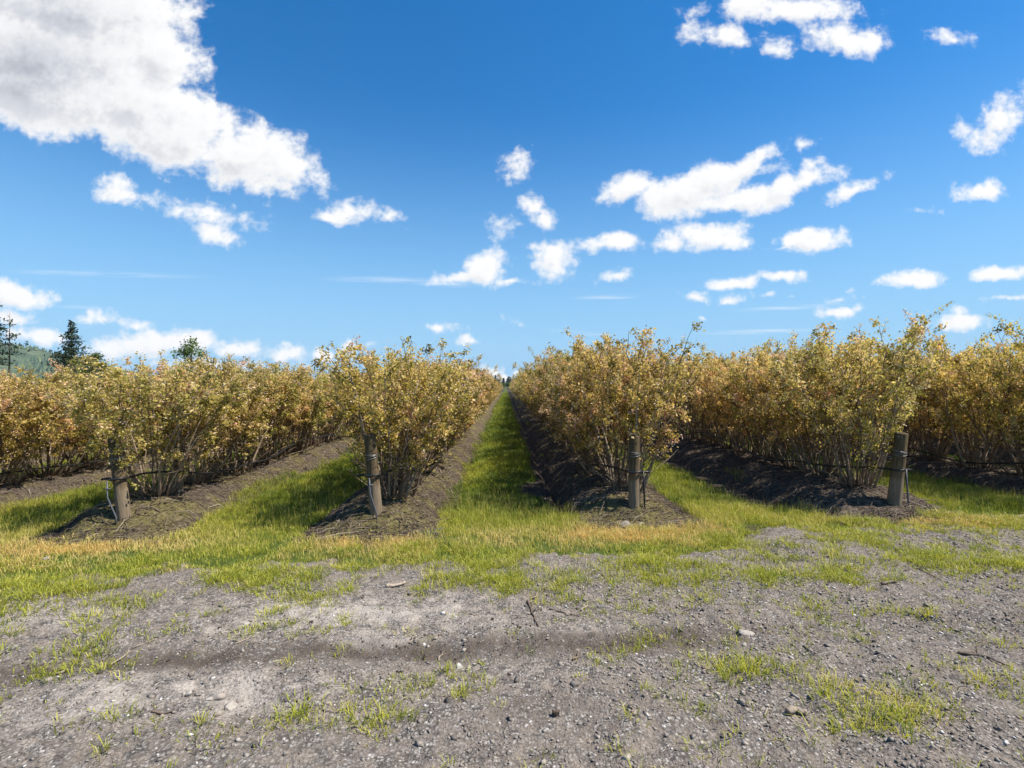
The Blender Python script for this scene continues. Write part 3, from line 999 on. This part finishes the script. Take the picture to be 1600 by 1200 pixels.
def blades(name, P, h, w, lean, tint, label, cat='grass', az=None):
    """P (n,3) roots; bent three-point blades"""
    n = len(P)
    az = rs.uniform(0, 2 * math.pi, n) if az is None else az
    d = np.stack([np.cos(az), np.sin(az), np.zeros(n)], 1)
    s_ = np.stack([-np.sin(az), np.cos(az), np.zeros(n)], 1)
    tw = rs.uniform(0, math.pi, n)[:, None]
    s_ = s_ * np.cos(tw) + d * np.sin(tw)
    H = h[:, None]; Wd = (w * .5)[:, None]; L = lean[:, None]
    z = np.array([0, 0, 1.0])
    mid = P + d * H * L * .35 + z * H * .58
    tip = P + d * H * L * 1.0 + z * H * (1 - .35 * np.minimum(L, 1.2))
    V = np.stack([P - s_ * Wd - z * .015, P + s_ * Wd - z * .015, mid - s_ * Wd * .8, mid + s_ * Wd * .8, tip], 1).reshape(-1, 3)
    b_ = (np.arange(n) * 5)[:, None]
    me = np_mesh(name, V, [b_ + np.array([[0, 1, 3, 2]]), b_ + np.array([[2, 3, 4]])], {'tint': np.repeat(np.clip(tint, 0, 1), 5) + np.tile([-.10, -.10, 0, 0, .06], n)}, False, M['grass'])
    return obj(name, me, label=label, cat=cat, kind='stuff')


def dry_mask(x, y):
    s_ = 1.0 * blob(x, y, 1020, 836, 105, 13) + .9 * blob(x, y, 955, 838, 70, 13) + .75 * blob(x, y, 120, 855, 120, 12) + .6 * blob(x, y, 560, 852, 90, 7) + .8 * blob(x, y, 1475, 822, 45, 9) + .7 * blob(x, y, 1545, 822, 40, 6)
    s_ = s_ + .5 * blob(x, y, 30, 880, 60, 10)
    return np.clip(s_, 0, 1)


# lanes between the rows
def lane_points(y0, y1, dens, xlim):
    n = int((y1 - y0) * 2 * xlim * dens)
    x = rs.uniform(-xlim, xlim, n); y = rs.uniform(y0, y1, n)
    keep = (rs.rand(n) < turf_mask(x, y)) & (np.abs(x) < 1.06 * y + 1.2) & (over_edge(x, y) > 0)
    return x[keep], y[keep]


seg = []
for y0, y1, dens, xlim, wd in ((4.6, 9, 3600, 9.5, 1.0), (9, 14, 1900, 10.5, 1.35), (14, 24, 750, 8, 2.1), (24, 50, 300, 2.6, 3.4), (50, 120, 110, 2.0, 6.0)):
    x, y = lane_points(y0, y1, dens, xlim)
    # verge: thin out near the gravel edge into clumps
    oe = over_edge(x, y)
    cl = fbm(x, y, 5.0, 3, 70)
    k = rs.rand(len(x)) < np.where(y < 6.2, np.clip(sstep(oe + (cl - .5) * 2.2, .35, 1.35) * sstep(fbm(x, y, 3.1, 4, 71) + oe * .16 + .08 * sstep(x, .6, -1.0), .42, .52), 0, 1), 1)
    seg.append((x[k], y[k], np.full(k.sum(), wd)))
x = np.concatenate([s_[0] for s_ in seg]); y = np.concatenate([s_[1] for s_ in seg]); wd = np.concatenate([s_[2] for s_ in seg])
z = surface_z(x, y)
big = fbm(x, y, .75, 3, 72); small = fbm(x, y, 3.3, 3, 73)
front_y = sstep(y, 7.6, 5.6)                                   # the verge strip in front of the rows
h = (.058 + .042 * sstep(y, 5.4, 6.8)) * (.30 + 1.4 * big) * rs.uniform(.55, 1.35, len(x))
h = h * (1 - .45 * front_y * sstep(over_edge(x, y), 1.2, .1))
tint = .33 + .36 * front_y + (big - .5) * .45 + (small - .5) * .4 + rs.normal(0, .09, len(x)) + .44 * dry_mask(x, y)
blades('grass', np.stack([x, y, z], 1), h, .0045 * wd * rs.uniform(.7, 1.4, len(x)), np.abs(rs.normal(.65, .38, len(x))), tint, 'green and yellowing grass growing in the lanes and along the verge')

# tall seeding stalks, straw coloured, at the front of the lanes
n = 120000
x = rs.uniform(-7.5, 8.5, n); y = rs.uniform(5.0, 10.5, n)
pr = turf_mask(x, y) * sstep(y, 5.0, 5.6) * sstep(y, 10.5, 6.8) * sstep(fbm(x, y, 1.1, 3, 80), .36, .58) * .42
k = (rs.rand(n) < pr) & (over_edge(x, y) > .6)
x, y = x[k], y[k]
z = surface_z(x, y)
h = rs.uniform(.10, .28, len(x))
az = rs.uniform(0, 6.283, len(x))
P0 = np.stack([x, y, z], 1)
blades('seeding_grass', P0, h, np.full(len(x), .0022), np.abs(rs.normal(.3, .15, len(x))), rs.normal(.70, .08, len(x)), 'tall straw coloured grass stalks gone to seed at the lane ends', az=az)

# small tufts on the gravel
cent = []
n = 17000
x = rs.uniform(-6, 6.5, n); y = 1.55 + rs.rand(n) ** 1.0 * 4.9
oe = over_edge(x, y)
pr = .045 + .045 * sstep(x, -.2, 1.0) + .95 * sstep(oe, -1.0, .3) * sstep(fbm(x, y, 2.0, 3, 90), .36, .56)
for a_ in ((70, 1040, 150, 90, .26), (20, 960, 120, 40, .22), (1130, 1060, 160, 60, .34), (1060, 1010, 140, 35, .26), (1350, 960, 120, 36, .26), (1380, 1105, 110, 30, .95), (1330, 1120, 90, 26, .7), (640, 1090, 110, 32, .30), (510, 1128, 120, 16, .65),
           (1000, 1050, 110, 40, .22), (1560, 1090, 90, 40, .35), (1290, 905, 150, 14, .85), (1460, 880, 110, 20, 1.0), (1590, 880, 110, 18, 1.0), (1220, 880, 60, 12, .6), (960, 905, 160, 16, .5), (1500, 1000, 110, 30, .14), (200, 1130, 80, 25, .15), (850, 960, 300, 40, .02)):
    pr = np.maximum(pr, 1.4 * a_[4] * blob(x, y, *a_[:4]))
k = rs.rand(n) < pr * (.35 + 1.3 * (fbm(x, y, 4.0, 3, 91) > .5))
k &= oe < 1.1
cx_, cy_ = x[k], y[k]
rich = np.clip(pr[k], 0, 1)
dx_, dy_ = [], []
for bx_, by_, bw_, bh_, bn_ in ((1475, 822, 45, 8, 130), (1545, 821, 40, 5, 80), (1020, 838, 90, 12, 230), (945, 840, 70, 12, 150), (110, 856, 110, 11, 150), (590, 850, 80, 7, 90), (30, 880, 60, 10, 60)):
    q_ = np.array([ground_at(bx_ + rs.normal() * bw_ * .6, by_ + rs.normal() * bh_ * .6) for _ in range(bn_ // 2)])
    dx_.append(q_[:, 0]); dy_.append(q_[:, 1])
n_dry = sum(len(q_) for q_ in dx_)
cx_ = np.concatenate([cx_] + dx_); cy_ = np.concatenate([cy_] + dy_); rich = np.concatenate([rich, np.full(n_dry, .8)])
nb = (rs.randint(8, 30, len(cx_)) * (.7 + rich)).astype(int)
idx = np.repeat(np.arange(len(cx_)), nb)
m_ = len(idx)
a_ = rs.uniform(0, 6.283, m_)
rr = np.abs(rs.normal(0, .038, m_)) * (1 + rich[idx])
x = cx_[idx] + rr * np.cos(a_); y = cy_[idx] + rr * np.sin(a_)
z = surface_z(x, y)
size = rs.uniform(.35, 1.3, len(cx_))
h = .050 * size[idx] * rs.uniform(.5, 1.3, m_) * (1 + .35 * rich[idx])
tuft_t = rs.normal(.50, .09, len(cx_)) + .12 * blob(cx_, cy_, 1380, 1105, 120, 40)
tuft_t[len(tuft_t) - n_dry:] = rs.normal(.84, .11, n_dry)
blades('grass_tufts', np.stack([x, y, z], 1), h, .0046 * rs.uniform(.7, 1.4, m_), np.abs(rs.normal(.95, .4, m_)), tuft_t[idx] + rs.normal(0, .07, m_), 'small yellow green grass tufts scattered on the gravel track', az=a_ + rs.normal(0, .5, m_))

# ------------------------------------------------------------------ pebbles, mulch, stones, sticks
OCT = np.array([(1, 0, 0), (-1, 0, 0), (0, 1, 0), (0, -1, 0), (0, 0, 1), (0, 0, -1)], float)
OCF = np.array([(0, 2, 4), (2, 1, 4), (1, 3, 4), (3, 0, 4), (2, 0, 5), (1, 2, 5), (3, 1, 5), (0, 3, 5)])


M['crumb'] = simple('soil_crumb', (.085, .063, .047), .95, var=.6, scale=3)


def pebble_cloud(name, x, y, size, tint, label, cat, flat=.6, mat=None):
    n = len(x)
    z = surface_z(x, y)
    sc = size[:, None] * rs.uniform(.6, 1.3, (n, 3)) * [1, 1, flat]
    J = OCT[None] + rs.normal(size=(n, 6, 3)) * .28
    a_ = rs.uniform(0, 6.283, n); ca, sa = np.cos(a_)[:, None], np.sin(a_)[:, None]
    J = J * sc[:, None, :]
    V = np.stack([J[..., 0] * ca - J[..., 1] * sa + x[:, None], J[..., 0] * sa + J[..., 1] * ca + y[:, None], J[..., 2] + (z + size * .12)[:, None]], -1).reshape(-1, 3)
    F = (np.arange(n) * 6)[:, None, None] + OCF[None]
    me = np_mesh(name, V, [F.reshape(-1, 3)], {'tint': np.repeat(tint, 6)}, False, mat or M['stone'])
    return obj(name, me, label=label, cat=cat, kind='stuff')


n = 150000
x = rs.uniform(-5.6, 5.8, n); y = 1.5 + 4.9 * rs.rand(n) ** 1.25
pr = (.30 + .7 * sstep(fbm(x, y, 1.4, 3, 95), .40, .62)) * (1 - .75 * silt_mask(x, y)) * (1 - .6 * mud_mask(x, y)) * sstep(over_edge(x, y), .15, -.1)
pr *= .45 + .55 * sstep(x, -.8, .8)
k = (rs.rand(n) < pr) & (np.abs(x) < 1.06 * y + .4)
x, y = x[k], y[k]
sizes = np.exp(rs.normal(math.log(.0050), .55, len(x)))
pebble_cloud('gravel', x, y, np.clip(sizes, .0025, .021), np.clip(rs.normal(.50, .2, len(x)) + (rs.rand(len(x)) < .04) * .4, 0, 1), 'loose grey gravel stones lying on the track', 'gravel')
# clods of soil and mulch on the beds
xs_, ys_ = [], []
for r in ROWS[:6]:
    n = 5200
    yy_ = r['y'] - .55 + 7.5 * rs.rand(n) ** 1.7
    tt = rs.uniform(-1, 1, n)
    xs_.append(r['x'] + np.where(tt < 0, tt * r['hl'], tt * r['hr'])); ys_.append(yy_)
x = np.concatenate(xs_); y = np.concatenate(ys_)
pebble_cloud('soil_clods', x, y, np.clip(np.exp(rs.normal(math.log(.008), .5, len(x))), .003, .024), np.clip(rs.normal(.06, .09, len(x)), 0, .5), 'dark crumbs of soil and bark mulch on the beds', 'soil', mat=M['crumb'])
n = 2600
x = rs.uniform(-4.5, 3.5, n); y = np.interp(x, RUT[:, 0], RUT[:, 1]) + rs.normal(0, .24, n)
k = rs.rand(n) < sstep(x, 3.5, 0) * (.2 + .8 * (fbm(x, y, 2.2, 3, 150) > .5))
x, y = x[k], y[k]
pebble_cloud('mud_clods', x, y, np.clip(np.exp(rs.normal(math.log(.0045), .5, len(x))), .002, .014), np.full(len(x), .1), 'crumbled brown mud clods thrown up along the wheel rut', 'mud', mat=M['crumb'])
# bark and twig litter on the beds
n = 15000
lit = Mesher()
rows_ = [ROWS[i] for i in rs.choice(6, n, p=[.2, .22, .14, .26, .06, .12])]
tt = rs.uniform(-1.05, 1.05, n); yy_ = 11 * rs.rand(n) ** 1.6 - .5
lx = np.array([r['x'] + (t * r['hl'] if t < 0 else t * r['hr']) for r, t in zip(rows_, tt)]); ly = np.array([r['y'] for r in rows_]) + yy_
la = np.where(rs.rand(n) < .7, rs.normal(.15, .45, n), rs.uniform(0, math.pi, n)); ll = np.exp(rs.normal(math.log(.075), .6, n)); ll = np.clip(ll * 1.25, .02, .5)
ex, ey = lx + np.cos(la) * ll, ly + np.sin(la) * ll
za, zb = surface_z(lx, ly), surface_z(ex, ey)
for i in range(n):
    w_ = .0022 + .03 * ll[i] * rs.uniform(.3, .8) * .5
    mid_ = np.array([(lx[i] + ex[i]) / 2 + rs.normal(0, .012), (ly[i] + ey[i]) / 2 + rs.normal(0, .012), max(za[i], zb[i]) + .012])
    lit.tube([(lx[i], ly[i], za[i] + .004), mid_, (ex[i], ey[i], zb[i] + .006)], [w_, w_, w_ * .6], 3, float(np.clip(rs.normal(.42, .25), 0, 1)), cap=False)
obj('twig_litter', lit.mesh('twig_litter', M['stick']), label='pruned twigs and bark litter strewn over the raised beds', cat='litter', kind='stuff')


def rock_mesh(seed, sx_, sy_, szz, tint):
    import bmesh
    bm = bmesh.new()
    bmesh.ops.create_icosphere(bm, subdivisions=3, radius=1.0)
    rj = np.random.RandomState(seed)
    o_ = rj.uniform(0, 50, 3)
    pl = [Vector(rj.normal(size=3)).normalized() for _ in range(7)]
    for v_ in bm.verts:
        c = v_.co.copy()
        for p_ in pl:
            d_ = c.dot(p_)
            if d_ > .62:
                c -= p_ * (d_ - .62) * .8
        q = (vnoise(np.array([c.x * 2.2 + o_[0]]), np.array([c.y * 2.2 + c.z * 1.7 + o_[1]]), seed)[0] - .5) * .28
        c *= 1 + q
        v_.co = Vector((c.x * sx_, c.y * sy_, c.z * szz))
    me = bpy.data.meshes.new('stone')
    bm.to_mesh(me); bm.free()
    at = me.attributes.new('tint', 'FLOAT', 'POINT')
    at.data.foreach_set('value', np.full(len(me.vertices), tint, np.float32))
    me.materials.append(M['stone'])
    for p_ in me.polygons:
        p_.use_smooth = True
    return me


STONES = [  # chart x, y, width (chart px), height ratio, tint, label
    (1165, 990, 28, .34, .84, 'broad flat pale stone beside the tread marks in the track'),
    (362, 1106, 26, .55, .80, 'largest pale grey stone of the cluster at the lower track edge'),
    (345, 1094, 22, .6, .66, 'rounded grey stone at the back of the stone cluster'),
    (346, 1119, 17, .6, .62, 'grey stone in front of the largest cluster stone'),
    (331, 1098, 11, .6, .85, 'small whitish stone at the left side of the stone cluster'),
    (300, 1089, 13, .6, .88, 'light stone lying alone left of the stone cluster'),
    (378, 1098, 11, .6, .5, 'small dark stone right of the stone cluster'),
    (324, 1071, 10, .6, .4, 'small dark grey stone behind the stone cluster'),
    (717, 1044, 14, .7, .95, 'bright white stone on the gravel near the middle of the track'),
    (692, 963, 9, .6, 1.0, 'tiny white pebble stone on pale gravel below the verge'),
    (732, 1045, 10, .6, .75, 'small tan stone next to the bright white one'),
    (897, 1076, 18, .6, .28, 'dark grey stone on the brown track floor'),
    (808, 1062, 17, .6, .18, 'blackish lump of stone at the brown middle of the track'),
    (1030, 905, 12, .6, .42, 'grey stone at the thin grass edge of the gravel'),
    (1160, 1106, 13, .6, .5, 'grey stone above the sawn branch stub'),
    (540, 1080, 10, .6, .6, 'single small grey stone on pale silt'),
    (1237, 1033, 11, .5, .85, 'pale chip of stone on silty ground'),
    (585, 903, 12, .6, .6, 'brownish stone lying in the verge grass'),
    (80, 870, 14, .5, .9, 'pale stone lying in dry grass near the leaning post'),
    (977, 812, 22, .55, .5, 'grey stone on the bed in front of the upright post'),
    (1003, 811, 10, .6, .8, 'small pale stone on the bed in front of the upright post'),
]
for i, (px, py, wpx, fl, tn, lab) in enumerate(STONES):
    z0 = .08 if py < 830 and px > 900 else 0.0
    X, Y = ground_at(px, py, z0)
    hw = wpx / 800 * Y / 2
    o = obj('stone', rock_mesh(500 + i, hw, hw * .8, hw * fl, tn), label=lab, cat='stone', group='stones lying on the track and verge', loc=(X, Y, sz(X, Y) + hw * fl * .25))
    o.rotation_euler = (0, 0, i * 1.7)

STICKS = [  # list of chart points, radius, tint, label
    ([(848, 920), (836, 936), (825, 946)], .010, .75, 'pale forked twig end pointing up to the verge'),
    ([(824, 943), (832, 962), (841, 984)], .009, .45, 'brown bent twig lying towards the viewer on the gravel'),
    ([(858, 959), (880, 963), (905, 967)], .007, .35, 'brown straight twig beside the forked twig'),
    ([(604, 922), (618, 918), (633, 913)], .018, 1.0, 'short whitish wood splinter at the verge edge'),
    ([(176, 1037), (210, 1016), (248, 1000)], .007, .80, 'long thin pale twig across the muddy rut'),
    ([(370, 1005), (390, 999), (404, 994)], .006, .9, 'thin pale straw twig above the rut'),
    ([(640, 1008), (650, 994)], .008, .8, 'short pale twig standing out near the rut edge'),
    ([(676, 1003), (693, 993)], .008, .85, 'pale chip of wood slanting beside the rut'),
    ([(686, 1036), (693, 1018)], .007, .8, 'thin tan twig below the rut'),
    ([(1232, 1121), (1262, 1118)], .020, .8, 'sawn grey branch stub at the lower edge of the track'),
    ([(1502, 1029), (1535, 1035), (1592, 1055)], .009, .55, 'long grey dead branch on the dark gravel'),
    ([(1504, 1028), (1530, 1033)], .014, .6, 'thick broken branch piece at the head of the dead branch'),
    ([(1382, 922), (1405, 921)], .016, .6, 'short grey stick on the gravel below the green grass patch'),
    ([(1326, 906), (1329, 898), (1324, 890)], .007, .12, 'small dark curved twig at the gravel edge'),
    ([(985, 1112), (989, 1131)], .008, .85, 'thin pale stick at the lower track middle'),
    ([(1197, 1125), (1207, 1108)], .006, .9, 'slim whitish straw stick near the branch stub'),
    ([(895, 1037), (903, 1028), (907, 1017)], .008, .55, 'short brown twig on the tyre marks'),
    ([(1133, 965), (1146, 962)], .009, .75, 'little tan twig above the tread marks'),
    ([(908, 957), (920, 948)], .008, .9, 'little white twig beside the brown straight twig'),
    ([(865, 1126), (873, 1121)], .016, .14, 'dark wood chunk at the lower middle of the track'),
    ([(242, 1117), (278, 1114)], .007, .35, 'thin grey twig below the stone cluster'),
    ([(90, 1048), (118, 1045)], .010, .8, 'pale twig lying left in the grass tufts'),
    ([(1468, 905), (1440, 893), (1418, 897)], .006, .4, 'thin grey root along the edge of the green grass patch'),
]
for i, (pp, rad, tn, lab) in enumerate(STICKS):
    P = np.array([ground_at(*p_) for p_ in pp])
    t = np.linspace(0, 1, 9); s_ = np.linspace(0, 1, len(P))
    xx, yy_ = np.interp(t, s_, P[:, 0]), np.interp(t, s_, P[:, 1])
    rj = np.random.RandomState(i + 40)
    xx[1:-1] += rj.normal(size=7) * .006; yy_[1:-1] += rj.normal(size=7) * .006
    zz = np.convolve(np.pad(surface_z(xx, yy_), 2, 'edge'), np.ones(5) / 5, 'valid') + rad * .9
    tm = Mesher()
    c0_ = np.array([xx.mean(), yy_.mean(), zz.mean()])
    pts = np.stack([xx, yy_, zz], 1) - c0_
    tm.tube(pts, rad * np.linspace(1.05, .7, 9) * (1 + rj.normal(size=9) * .1) * .8, 7, np.clip(np.repeat(tn + rj.normal(size=9) * .05, 7), 0, 1))
    if i in (1, 10):
        a_ = pts[4]; tm.tube([a_, a_ + [.05, .05, .03], a_ + [.11, .06, .05]], [rad * .5, rad * .4, rad * .25], 5, tn)
    obj('stick', tm.mesh('stick', M['stick'], True), label=lab, cat='stick', group='sticks lying on the track', loc=tuple(c0_))

# scrap of plastic netting at the foot of the left-centre bed
nm_ = Mesher()
X, Y = ground_at(672, 836)
for i in range(6):
    nm_.tube([(-.10 + i * .04, -.07, .012), (-.10 + i * .04, 0, .03 + .01 * math.sin(i)), (-.09 + i * .04, .08, .02)], .004, 5, .3)
for j in range(4):
    nm_.tube([(-.12, -.07 + j * .05, .012), (0, -.07 + j * .05, .032), (.13, -.06 + j * .05, .03 + .02 * (j > 1))], .004, 5, .3)
obj('plastic_netting', nm_.mesh('plastic_netting', M['riser'], True), label='small scrap of grey plastic netting at the foot of a soil bed', cat='netting', loc=(X, Y, sz(X, Y)))

# ------------------------------------------------------------------ trees beyond the field
def conifer(seed, H, Rm, whorls, per, leafn, ls, droop=.25, bare=.08, thin=1.0, tilt=.0):
    """trunk mesher and needle quads of a spruce-like tree"""
    global rs
    rs = np.random.RandomState(seed)
    tr = Mesher()
    n = 8
    t = np.linspace(0, 1, n)
    tx_ = np.cumsum(rs.normal(size=n) * .004 * H) * t
    tr.tube(np.stack([tx_, 0 * t, t * H], 1), np.linspace(H * .014, H * .0015, n), 8, .3)
    P, T = [], []
    for w in range(whorls):
        f = bare + (1 - bare) * ((w + rs.uniform(0, .5)) / whorls)
        ln0 = Rm * (1.03 - f) ** .8 * (.35 + .65 * min(1, f * 6)) * rs.uniform(.7, 1.15) + .02 * H * (1 - f)
        for b_ in range(per):
            if rs.rand() > thin:
                continue
            a_ = rs.uniform(0, 6.283)
            ln = ln0 * rs.uniform(.40, 1.30)
            z0 = f * H
            pts = np.array([[math.cos(a_) * ln * s_, math.sin(a_) * ln * s_, z0 - droop * ln * s_ + .32 * ln * s_ ** 2] for s_ in np.linspace(0, 1, 5)])
            pts[:, 0] += np.interp(f, t, tx_)
            tr.tube(pts, np.linspace(H * .0028, H * .0008, 5), 4, .25, cap=False)
            k = rs.uniform(.12, 1, max(3, int(leafn * ln / Rm)))
            q = np.stack([np.interp(k, np.linspace(0, 1, 5), pts[:, c]) for c in range(3)], 1) + rs.normal(size=(len(k), 3)) * [ln * .10, ln * .10, ln * .055]
            P.append(q); T.append(np.clip(rs.normal(.45, .22, len(k)), 0, 1))
    P = np.concatenate(P); T = np.concatenate(T)
    lv = leaf_quads(P, rs.uniform(.6, 1.4, len(P)) * ls, T, wide=.22, fold=.05)
    return tr, lv


def tree(name, tr, lv, mat, loc, label, cat='tree', group=None, color=(1, 1, 1)):
    root = obj(name, None, None, label, cat, group, loc=loc)
    obj('trunk', tr.mesh('trunk', M['cane'], True), root)
    c = obj('crown', np_mesh('crown', lv[0], [lv[1]], {'tint': lv[2]}, False, mat), root)
    c.color = (*color, 1)
    return root


D = 120.0
tree('spruce_tree', *conifer(7, 17.0, 5.0, 24, 7, 44, .60, droop=.14, bare=.06), M['needles'], ((118 - 790) / 800 * D, D, 0), 'dark full spruce tree rising behind the bushes on the left', 'spruce')
D = 100.0
tree('pine_tree', *conifer(9, 19.4, 3.6, 15, 4, 34, .5, droop=.12, bare=.30, thin=.75), M['needles'], ((5 - 790) / 800 * D, D, 0), 'tallest thin pine with bare lower trunk at the far left', 'pine')
tree('pine_tree', *conifer(10, 16.0, 4.6, 10, 3, 40, .5, droop=.10, bare=.42, thin=.7), M['needles'], ((12 - 790) / 800 * D, D + 1.5, 0), 'shorter sparse pine with long side boughs beside the tallest pine', 'pine')


def leafy(seed, H, Rm, n, ls):
    global rs
    rs = np.random.RandomState(seed)
    tr = Mesher()
    tr.tube([(0, 0, 0), (.1, 0, H * .4), (.15, .1, H * .85)], [H * .02, H * .013, H * .003], 7, .3)
    P, T = [], []
    for c in range(26):
        a_, f = rs.uniform(0, 6.283), rs.uniform(.35, 1)
        rr = Rm * math.sqrt(rs.rand()) * math.sin(math.pi * min(.98, (f - .25) / .78)) ** .6
        q = np.array([math.cos(a_) * rr, math.sin(a_) * rr, f * H])
        tr.tube([(0.1, 0, H * f * .6), q * [.5, .5, 1] - [0, 0, H * .08], q], [H * .006, H * .004, H * .0015], 4, .3, cap=False)
        P.append(q + rs.normal(size=(n, 3)) * [Rm * .17, Rm * .17, H * .05]); T.append(np.clip(rs.normal(.5, .2, n) + rs.normal(0, .12), 0, 1))
    P = np.concatenate(P)
    return tr, leaf_quads(P, rs.uniform(.6, 1.3, len(P)) * ls, np.concatenate(T))


D = 90.0
tree('leafy_tree', *leafy(3, 9.3, 2.5, 60, .34), M['broadleaf'], ((302 - 790) / 800 * D, D, 0), 'small round leafy tree top showing above the bushes, right of the spruce', 'tree', color=(1.7, 1.6, 1.5))
tree('leafy_tree', *leafy(4, 8.4, 2.8, 90, .34), M['broadleaf'], ((150 - 790) / 800 * 105, 105, 0), 'low yellow green tree right beside the dark spruce', 'tree', color=(1.5, 1.15, .7))

# conifers and a low hedge of trees beyond the far end of the rows
tv = [conifer(60 + k, 1.0, .20 + .03 * (k % 3), 13, 5, 16, .085, droop=.2) for k in range(5)]
tvm = [(a_.mesh('trunk', M['cane']), np_mesh('crown', b_[0], [b_[1]], {'tint': b_[2]}, False, M['needles'])) for a_, b_ in tv]
rt = random.Random(3)
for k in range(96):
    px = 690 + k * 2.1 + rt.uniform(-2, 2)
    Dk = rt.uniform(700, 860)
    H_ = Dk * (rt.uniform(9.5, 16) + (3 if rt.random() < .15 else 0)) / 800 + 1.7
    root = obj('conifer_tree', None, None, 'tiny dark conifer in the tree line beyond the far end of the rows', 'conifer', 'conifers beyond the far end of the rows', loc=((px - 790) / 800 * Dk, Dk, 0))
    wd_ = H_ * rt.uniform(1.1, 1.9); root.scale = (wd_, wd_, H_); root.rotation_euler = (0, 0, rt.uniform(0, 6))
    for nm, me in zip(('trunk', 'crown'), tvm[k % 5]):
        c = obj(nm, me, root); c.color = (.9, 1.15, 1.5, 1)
lv_t = [leafy(80 + k, 1.0, .42, 40, .10) for k in range(3)]
lvm = [(a_.mesh('trunk', M['cane']), np_mesh('crown', b_[0], [b_[1]], {'tint': b_[2]}, False, M['broadleaf'])) for a_, b_ in lv_t]
for k in range(34):
    Dk = rt.uniform(330, 420)
    px = 700 + k * 5.4 + rt.uniform(-2, 2)
    H_ = rt.uniform(2.6, 4.6)
    root = obj('leafy_tree', None, None, 'tiny green leafy tree in front of the distant conifers', 'tree', 'leafy trees before the distant conifers', loc=((px - 790) / 800 * Dk, Dk, -.2))
    root.scale = (H_ * 1.3, H_ * 1.3, H_)
    for nm, me in zip(('trunk', 'crown'), lvm[k % 3]):
        c = obj(nm, me, root); c.color = (1.0, 1.15, .8, 1)

# wooded hill far on the left
def hill_z(x, y):
    a_ = np.exp(-((x + 1580) / 420) ** 2) * np.exp(-((y - 1500) / 420) ** 2) * 128
    return a_ * (.86 + .28 * fbm(x, y, 1 / 260.0, 4, 120)) - 6


m, N = material('hill_slope')
t_ = N.n('ShaderNodeNewGeometry').outputs['Position']
c = N.ramp(N.noise(t_, .012, 5, .6), [(0.35, (.03, .055, .035)), (0.55, (.07, .10, .05)), (0.7, (.12, .15, .08))])
finish(N, c, 1.0)
hx = np.linspace(-2700, -700, 130); hy = np.linspace(500, 2300, 110)
obj('hill', grid_mesh('hill', hx, hy, hill_z, None, m), label='low green wooded hill far away on the left', cat='hill', kind='structure')
rs = np.random.RandomState(61)
n = 17000
x = rs.uniform(-2500, -900, n); y = rs.uniform(700, 1750, n)
z = hill_z(x, y)
k = (z > 8) & (fbm(x, y, 1 / 120.0, 3, 130) > .44)
x, y, z = x[k], y[k], z[k]
H_ = rs.uniform(7, 17, len(x)); w_ = H_ * rs.uniform(.22, .42, len(x))
th = np.arange(5) * 2 * math.pi / 5
V = np.concatenate([np.stack([x[:, None] + w_[:, None] * np.cos(th) * rs.uniform(.7, 1.2, (len(x), 5)), y[:, None] + w_[:, None] * np.sin(th), (z - 1)[:, None] + rs.uniform(0, 3, (len(x), 5))], -1), np.stack([x, y, z + H_], -1)[:, None, :]], 1)
F = (np.arange(len(x)) * 6)[:, None, None] + np.array([[i, (i + 1) % 5, 5] for i in range(5)])[None]
obj('forest', np_mesh('forest', V.reshape(-1, 3), [F.reshape(-1, 3)], {'tint': np.repeat(np.clip(rs.normal(.4, .25, len(x)), 0, 1), 6)}, False, M['far_forest']), label='patchy dark forest covering the far hill on the left', cat='forest', kind='stuff')

# ------------------------------------------------------------------ the air between here and the far hill
m = bpy.data.materials.new('haze')
m.use_nodes = True
m.node_tree.nodes.clear()
N = NT(m.node_tree)
pv = N.n('ShaderNodeVolumePrincipled')
pv.inputs['Color'].default_value = (.80, .88, 1.0, 1)
pv.inputs['Density'].default_value = 0.00005
mo = N.n('ShaderNodeOutputMaterial')
m.node_tree.links.new(pv.outputs[0], mo.inputs['Volume'])
hb = np.array([(x_, y_, z_) for x_ in (-2950, 2950) for y_ in (-2950, 2950) for z_ in (-12, 215)], float)
obj('haze', np_mesh('haze', hb, [np.array([(0, 1, 3, 2), (4, 6, 7, 5), (0, 4, 5, 1), (2, 3, 7, 6), (0, 2, 6, 4), (1, 5, 7, 3)])], None, False, m), label='thin pale haze in the air over the whole field', cat='haze', kind='stuff')
